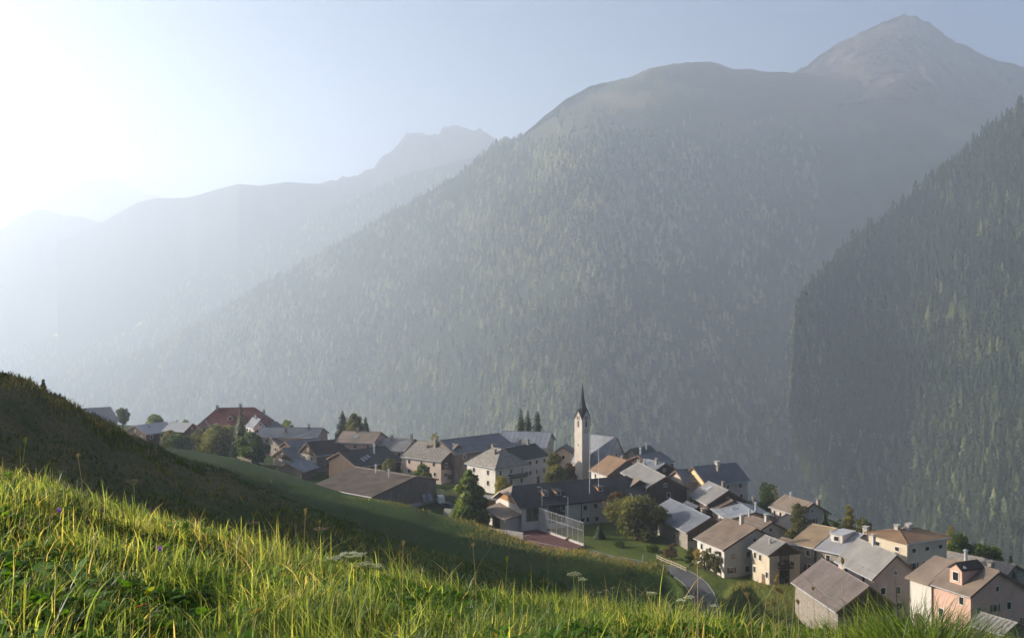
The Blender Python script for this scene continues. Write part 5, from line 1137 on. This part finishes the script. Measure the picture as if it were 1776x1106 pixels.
# ------------------------------------------------------------------ foreground meadow
def fg_points(n, ymin, ymax, u0=-620, u1=2450, p=1.0):
    Y = rng.uniform(ymin**p, ymax**p, n)**(1/p); u = rng.uniform(u0, u1, n); x = (u-888)/F*Y; return x, Y
def fg_build(n, ymin, ymax, hmu, hs, wmu, name_seed, p=1.4, seg=4, tint0=.3, dryamp=.5, u0=-620, u1=2450):
    x, Y = fg_points(n, ymin, ymax, u0, u1, p)
    cl = fbm(x*2.2, Y*2.2, 3, 50+name_seed); c2 = fbm(x*.7, Y*.7, 2, 70)
    k = rng.random(n) < np.clip(.42+(2.6 if hmu > .1 else 1.0)*cl, .02, 1); x, Y, cl, c2 = x[k], Y[k], cl[k], c2[k]; m_ = len(x)
    z = near(x, Y); h = np.clip(rng.normal(hmu, hs, m_)*(1+1.0*cl+.4*c2), .03, .8)
    az = 6.28*fbm(x*1.1, Y*1.1, 2, 90)+rng.normal(0, 1.1, m_); bend = np.clip(rng.normal(.6, .4, m_), .02, 1.8)
    dry = np.clip(tint0+dryamp*np.clip(fbm(x*.9+5, Y*.9, 3, 99)+.05, 0, 1)+rng.normal(0, .14, m_)+.12*(rng.random(m_) < .08)*4+.35*np.exp(-((x+2.9)/.9)**2-((Y-8.0)/.9)**2), 0, 1)
    wd = np.clip(rng.normal(wmu, wmu*.35, m_), wmu*.3, wmu*2)
    return blades('x', np.stack([x, Y, z-.01], 1), h, wd, az, bend, dry, None, seg)
parts = [fg_build(150000, 2.6, 10.3, .075, .03, .0030, 1, seg=3, tint0=.10, dryamp=.3),      # dense low sward
         fg_build(118000, 2.6, 10.3, .105, .04, .0026, 2, tint0=.33, dryamp=.35),      # medium blades
         fg_build(13500, 2.8, 10.0, .16, .06, .0040, 3, tint0=.38, dryamp=.3, seg=5),      # tall broad blades
         fg_build(6500, 3.2, 10.0, .20, .06, .0013, 4, tint0=.75, dryamp=.6)]      # dry thin culms
# tall clump on the right
cx = rng.normal(0, .36, 2600); cy = rng.normal(0, .25, 2600); bx0, by0 = at(1590, 7.2)
px_, py_ = bx0+cx, by0+cy; hz_ = np.clip(rng.normal(.44, .10, 2600)*np.exp(-(cx/.6)**2), .08, .62)
parts.append(blades('x', np.stack([px_, py_, near(px_, py_)-.01], 1), hz_, np.full(2600, .0036), np.where(cx > 0, 0, 3.14)+rng.normal(0, .7, 2600), np.clip(rng.normal(.55, .25, 2600), .05, 1.3), np.clip(rng.normal(.25, .12, 2600), 0, 1), None, 5))
Vs = []; Ts = []; tn = []; off = 0
for a_, b_, c_ in parts: Vs.append(a_); Ts.append(b_+off); tn.append(c_); off += len(a_)
o = np_mesh('meadow_grass', np.vstack(Vs), np.vstack(Ts), M['grass'], np.concatenate(tn)); tag(o, 'sunlit long green grass covering the foreground bank', 'grass', kind='stuff')
# broad-leaved plants: curved elliptical leaves in rosettes
def leaves(n, ymin, ymax, Lmu, seed, wid=.28, flat=.6, tint=.5):
    r = np.random.default_rng(seed); x, Y = fg_points(n, ymin, ymax, -150, 1930, 1.5)
    cl = fbm(x*1.3, Y*1.3, 2, seed); k = cl > .0; x, Y = x[k], Y[k]
    x = np.repeat(x, 5)+r.normal(0, .03, 5*len(x)); Y = np.repeat(Y, 5)+r.normal(0, .03, len(x)); n = len(x); z = near(x, Y)
    L = np.clip(r.normal(Lmu, Lmu*.3, n), .02, None); a = r.uniform(0, 6.28, n); up = r.uniform(.25, 1.1, n); V = np.zeros((n, 11, 3)); hw_ = [0, .65, 1, .85, .45, 0]
    d = np.stack([np.cos(a), np.sin(a)], 1); s = np.stack([-d[:, 1], d[:, 0]], 1); i = 0
    for k_, wk in enumerate(hw_):
        t = k_/5; hor = L*t*np.cos(up)+L*.1*t*t; ver = L*(t*np.sin(up)-flat*.5*t*t)+.015+.02
        c = np.stack([x+d[:, 0]*hor, Y+d[:, 1]*hor, z+ver], 1); w_ = L*wid*wk
        if k_ == 0: V[:, 0] = c; i = 1
        elif k_ < 5: V[:, i] = c+np.stack([s[:, 0]*w_, s[:, 1]*w_, L*.06], 1); V[:, i+1] = c-np.stack([s[:, 0]*w_, s[:, 1]*w_, -L*.06], 1); i += 2
        else: V[:, i] = c; V[:, i+1] = c
    T_ = [(0, 1, 2)]
    for q in range(3): a_ = 1+2*q; T_ += [(a_, a_+1, a_+3), (a_, a_+3, a_+2)]
    T_.append((7, 8, 9)); T_ = np.array(T_)
    return V.reshape(-1, 3), (T_[None]+(np.arange(n)*11)[:, None, None]).reshape(-1, 3), np.repeat(np.clip(r.normal(tint, .16, n)+(r.random(n) < .004)*.5, 0, 1), 11)
parts = [leaves(2600, 3.2, 8.8, .06, 5), leaves(420, 3.2, 6.2, .11, 6, .2, .5, .6), leaves(9000, 3.0, 9.5, .03, 7, .4, .4, .35)]
Vs = []; Ts = []; tn = []; off = 0
for a_, b_, c_ in parts: Vs.append(a_); Ts.append(b_+off); tn.append(c_); off += len(a_)
o = np_mesh('meadow_herbs', np.vstack(Vs), np.vstack(Ts), M['herb'], np.concatenate(tn)); tag(o, 'broad-leaved herbs and clover growing among the foreground grass', 'plants', kind='stuff')
# ------------------------------------------------------------------ single plants that stand out
def fgp(u, Y): x, y = at(u, Y); return x, y, float(near(np.array([x]), np.array([y]))[0])
def topz(v, Y): return (500-v)/F*Y
def painted(o, val):
    a = o.data.attributes.new('tint', 'FLOAT', 'POINT'); a.data.foreach_set('value', np.full(len(o.data.vertices), val, dtype=np.float32)); return o
def umbel(label, u, v, Y, wpx, cream=True, lean=(0, 0), group='wild umbel flowers', nray=14, ub=None, cat='flower', mat=None, stems=1):
    tx_, ty_ = at(u, Y); tz_ = topz(v, Y); bu = u if ub is None else ub; bx_, by_, bz_ = fgp(bu, Y); W = wpx/F*Y
    r_ = empty('umbel_flower', (bx_, by_, bz_)); tag(r_, label, cat, group); r = random.Random(int(u*7)); top = Vector((tx_-bx_, 0, tz_-bz_))
    if top.z < .05: top.z = .05
    m = MB(); g = MB()
    m.tube([(0, 0, -.02), top*.5+Vector((W*.1, 0, .0)), top-Vector((0, 0, W*.35))], [.0035, .003, .0022], 5)
    for i in range(nray):
        a = i*2.4; q = math.sqrt((i+.5)/nray)*W/2; p = top+Vector((math.cos(a)*q, math.sin(a)*q, -.15*q+r.uniform(-.004, .006)))
        m.tube([top-Vector((0, 0, W*.35)), p], .0012, 4, cap=False)
        for j in range(9):
            b = j*2.4; qq = math.sqrt(j/9)*W*.5/math.sqrt(nray); c = p+Vector((math.cos(b)*qq, math.sin(b)*qq, r.uniform(-.003, .004))); g.ball(c, W*.012+.0012, 5, 3, .6)
    painted(m.build('stem', M['stemgreen'], r_), .4); painted(g.build('florets', M[mat or 'petal_cream'], r_), r.random())
umbel('large cream umbel flower in the middle of the foreground grass', 610, 958, 5.6, 46, ub=560, nray=24)
umbel('cream umbel left behind the large one in the foreground centre', 578, 966, 5.8, 30, ub=540)
umbel('cream umbel lowest right of the foreground centre cluster', 632, 976, 5.5, 32, ub=575)
umbel('small cream umbel at the right side of the foreground centre cluster', 655, 980, 5.7, 22, ub=600)
umbel('pale umbel on the crest of the foreground grass right of the dark green slope', 995, 993, 7.6, 24)
umbel('small umbel just above the crest beside the pale one, before the shaded slope', 1010, 1003, 7.7, 15)
umbel('flat cream umbel in front of the road bend, left of the tall straw stem', 1194, 1034, 7.2, 18)
umbel('cream umbel left of the road bend', 1181, 1040, 7.1, 16)
umbel('low cream umbel touching the grass left of the road', 1130, 1027, 7.4, 18)
umbel('thin umbel right of the road end', 1238, 1050, 7.2, 12)
umbel('pinkish faded umbel at the left part of the grass crest', 556, 915, 8.0, 26, mat='petal_pink', nray=10)
umbel('faded pink seed head left of the middle, on the grass crest', 440, 905, 7.9, 22, mat='petal_pink', nray=8)
umbel('pale seed head above the grass at left, before the dark hill', 232, 832, 7.9, 26, mat='petal_pink', nray=8)
for k, (u_, v_) in enumerate([(1050, 1022), (1062, 1018), (1090, 1022), (1112, 1030), (1040, 1026)]):
    umbel(['tiny seed head on the crest, second from left of five', 'tiny seed head on the crest, highest of five', 'tiny seed head on the crest, fourth from left of five', 'tiny seed head on the crest, rightmost of five', 'tiny seed head on the crest, leftmost of five'][k], u_, v_, 7.8, 8, mat='petal_pink', nray=6, group='tiny seed heads on the crest')
def bell(label, u, v, Y):
    x_, y_, z_ = fgp(u, Y); h = max(.08, topz(v, Y)-z_); r_ = empty('purple_flower', (x_, y_, z_)); tag(r_, label, 'flower', 'purple bellflowers'); m = MB(); m.tube([(0, 0, -.01), (.01, 0, h*.6), (0, 0, h)], .0014, 4); painted(m.build('stem', M['stemgreen'], r_), .2)
    m = MB(); n_ = 5; c = Vector((0, -.004, h))
    for i in range(n_):
        a = 2*math.pi*i/n_; a1 = a+.5; a0 = a-.5; R1 = .009; R2 = .019
        m.add([c, c+Vector((math.cos(a0)*R1, math.sin(a0)*R1*.6, .010)), c+Vector((math.cos(a)*R2, math.sin(a)*R2*.6, .022)), c+Vector((math.cos(a1)*R1, math.sin(a1)*R1*.6, .010))], [(0, 1, 2, 3)])
    m.ball(c, .008, 6, 4); painted(m.build('petals', M['petal_purple'], r_), .6)
bell('small purple bellflower at the far left of the foreground', 103, 886, 6.2); bell('small purple bellflower left of centre in the foreground', 278, 952, 5.6)
def culm(label, pts, Y, head=0, w_=.0014, name='grass_stalk', mat='straw', cat='grass stalk', group=None, hw=.012, tv=.6):
    """tall single stalk through picture-derived points, standing on the bank"""
    x_, y_, z_ = fgp(pts[0][0], Y); r_ = empty(name, (x_, y_, z_)); tag(r_, label, cat, group); P = [Vector((0, 0, -.02))]
    for (u_, v_) in pts[1:]: q = at(u_, Y); P.append(Vector((q[0]-x_, 0, topz(v_, Y)-z_)))
    m = MB(); m.tube(P, [w_*1.3]+[w_]*(len(P)-1), 5); painted(m.build('stem', M[mat], r_), .5)
    if head:
        m = MB(); d = (P[-1]-P[-2]).normalized(); r = random.Random(int(pts[0][0]))
        for i in range(int(head*1400)):
            t = r.random(); c = P[-1]-d*head*t+Vector((r.uniform(-1, 1), r.uniform(-1, 1), 0))*hw*math.sin(math.pi*min(1, t+.12)); s = .0045
            e = Vector((r.uniform(-1, 1)*s, r.uniform(-1, 1)*s, s*2.2)); m.add([c, c+e+Vector((s, 0, 0)), c+e*1.8, c+e-Vector((s, 0, 0))], [(0, 1, 2, 3)])
        painted(m.build('seed_head', M[mat], r_), tv)
culm('tall pale straw-green stem with a plumed tip rising in front of the road', [(1211, 1056), (1210, 1000), (1209, 955)], 5.2, .055, .0020, mat='straw', hw=.014)
ST = 'dry stalks at the right'
for k, (pts, hd) in enumerate([([(1312, 1066), (1330, 1035), (1345, 1010), (1349, 1000)], .05), ([(1309, 1066), (1300, 1045), (1294, 1030)], .03), ([(1352, 1066), (1350, 1050), (1347, 1020)], .02), ([(1372, 1062), (1362, 1045), (1352, 1022)], .03), ([(1366, 1066), (1378, 1030), (1382, 1008)], 0), ([(1342, 1066), (1341, 1058), (1340, 1040)], .04), ([(1384, 1064), (1385, 1050), (1383, 1043)], .02)]):
    culm(['tall branching dry brown stalk, highest of the group at right', 'short straight dry stalk, leftmost of the group at right', 'upright dry stalk in the middle of the group at right', 'dry stalk leaning left within the group at right', 'thin bare stalk leaning right, beside the barn roof', 'low fluffy dry stalk inside the group at right', 'short dry stalk, rightmost of the group'][k], pts, 6.6, hd, .0016, mat='straw', group=ST, hw=.008)
culm('very long thin stalk leaning left across the grey barn roof', [(1470, 1080), (1430, 1035), (1395, 998)], 6.4, 0, .0014, group=ST)
culm('tall thin upright stalk in front of the pink-cream house', [(1466, 1085), (1463, 1020), (1461, 970)], 6.0, .03, .0012, group=ST, hw=.005)
GS = 'tall blades standing out of the meadow'
r = random.Random(5)
for k, (u_, v_, lean, lb) in enumerate([(45, 762, 12, 'tall seed stalk at far left against the dark hill'), (135, 790, -14, 'thin stalk leaning right at left, before the dark hill'), (530, 885, 4, 'tall upright stalk left of the large cream umbel'), (555, 905, 10, 'leaning blade beside the faded pink umbel'),
        (700, 940, 8, 'stalk over the grass crest, right of the large cream umbel'), (820, 945, -8, 'bent stalk over the crest before the dark green slope'), (880, 968, 5, 'tall blade on the crest left of the pale umbel'), (1410, 1020, -5, 'single stalk rising over the grey barn eave')]):
    culm(lb, [(u_-lean, v_+95), (u_-lean*.5, v_+45), (u_, v_)], 7.0, .03 if k % 2 == 0 else .015, .0015, mat='straw' if k % 3 else 'stemgreen', group=GS, hw=.005)
# ------------------------------------------------------------------ haze
hb = MB(); hb.box(-6900, 4600, -400, 9300, -700, 1010)
m = bpy.data.materials.new('valley_haze'); m.use_nodes = True; t = m.node_tree
for n in list(t.nodes):
    if n.type == 'BSDF_PRINCIPLED': t.nodes.remove(n)
pv = t.nodes.new('ShaderNodeVolumePrincipled'); pv.inputs['Color'].default_value = (0.82, 0.895, 1.0, 1)
pv.inputs['Density'].default_value = HAZE_DENSITY; pv.inputs['Anisotropy'].default_value = HAZE_ANISO
t.links.new(pv.outputs[0], t.nodes['Material Output'].inputs['Volume'])
hz = hb.build('haze', m); tag(hz, 'pale sunlit morning haze filling the valley', 'haze', kind='stuff')
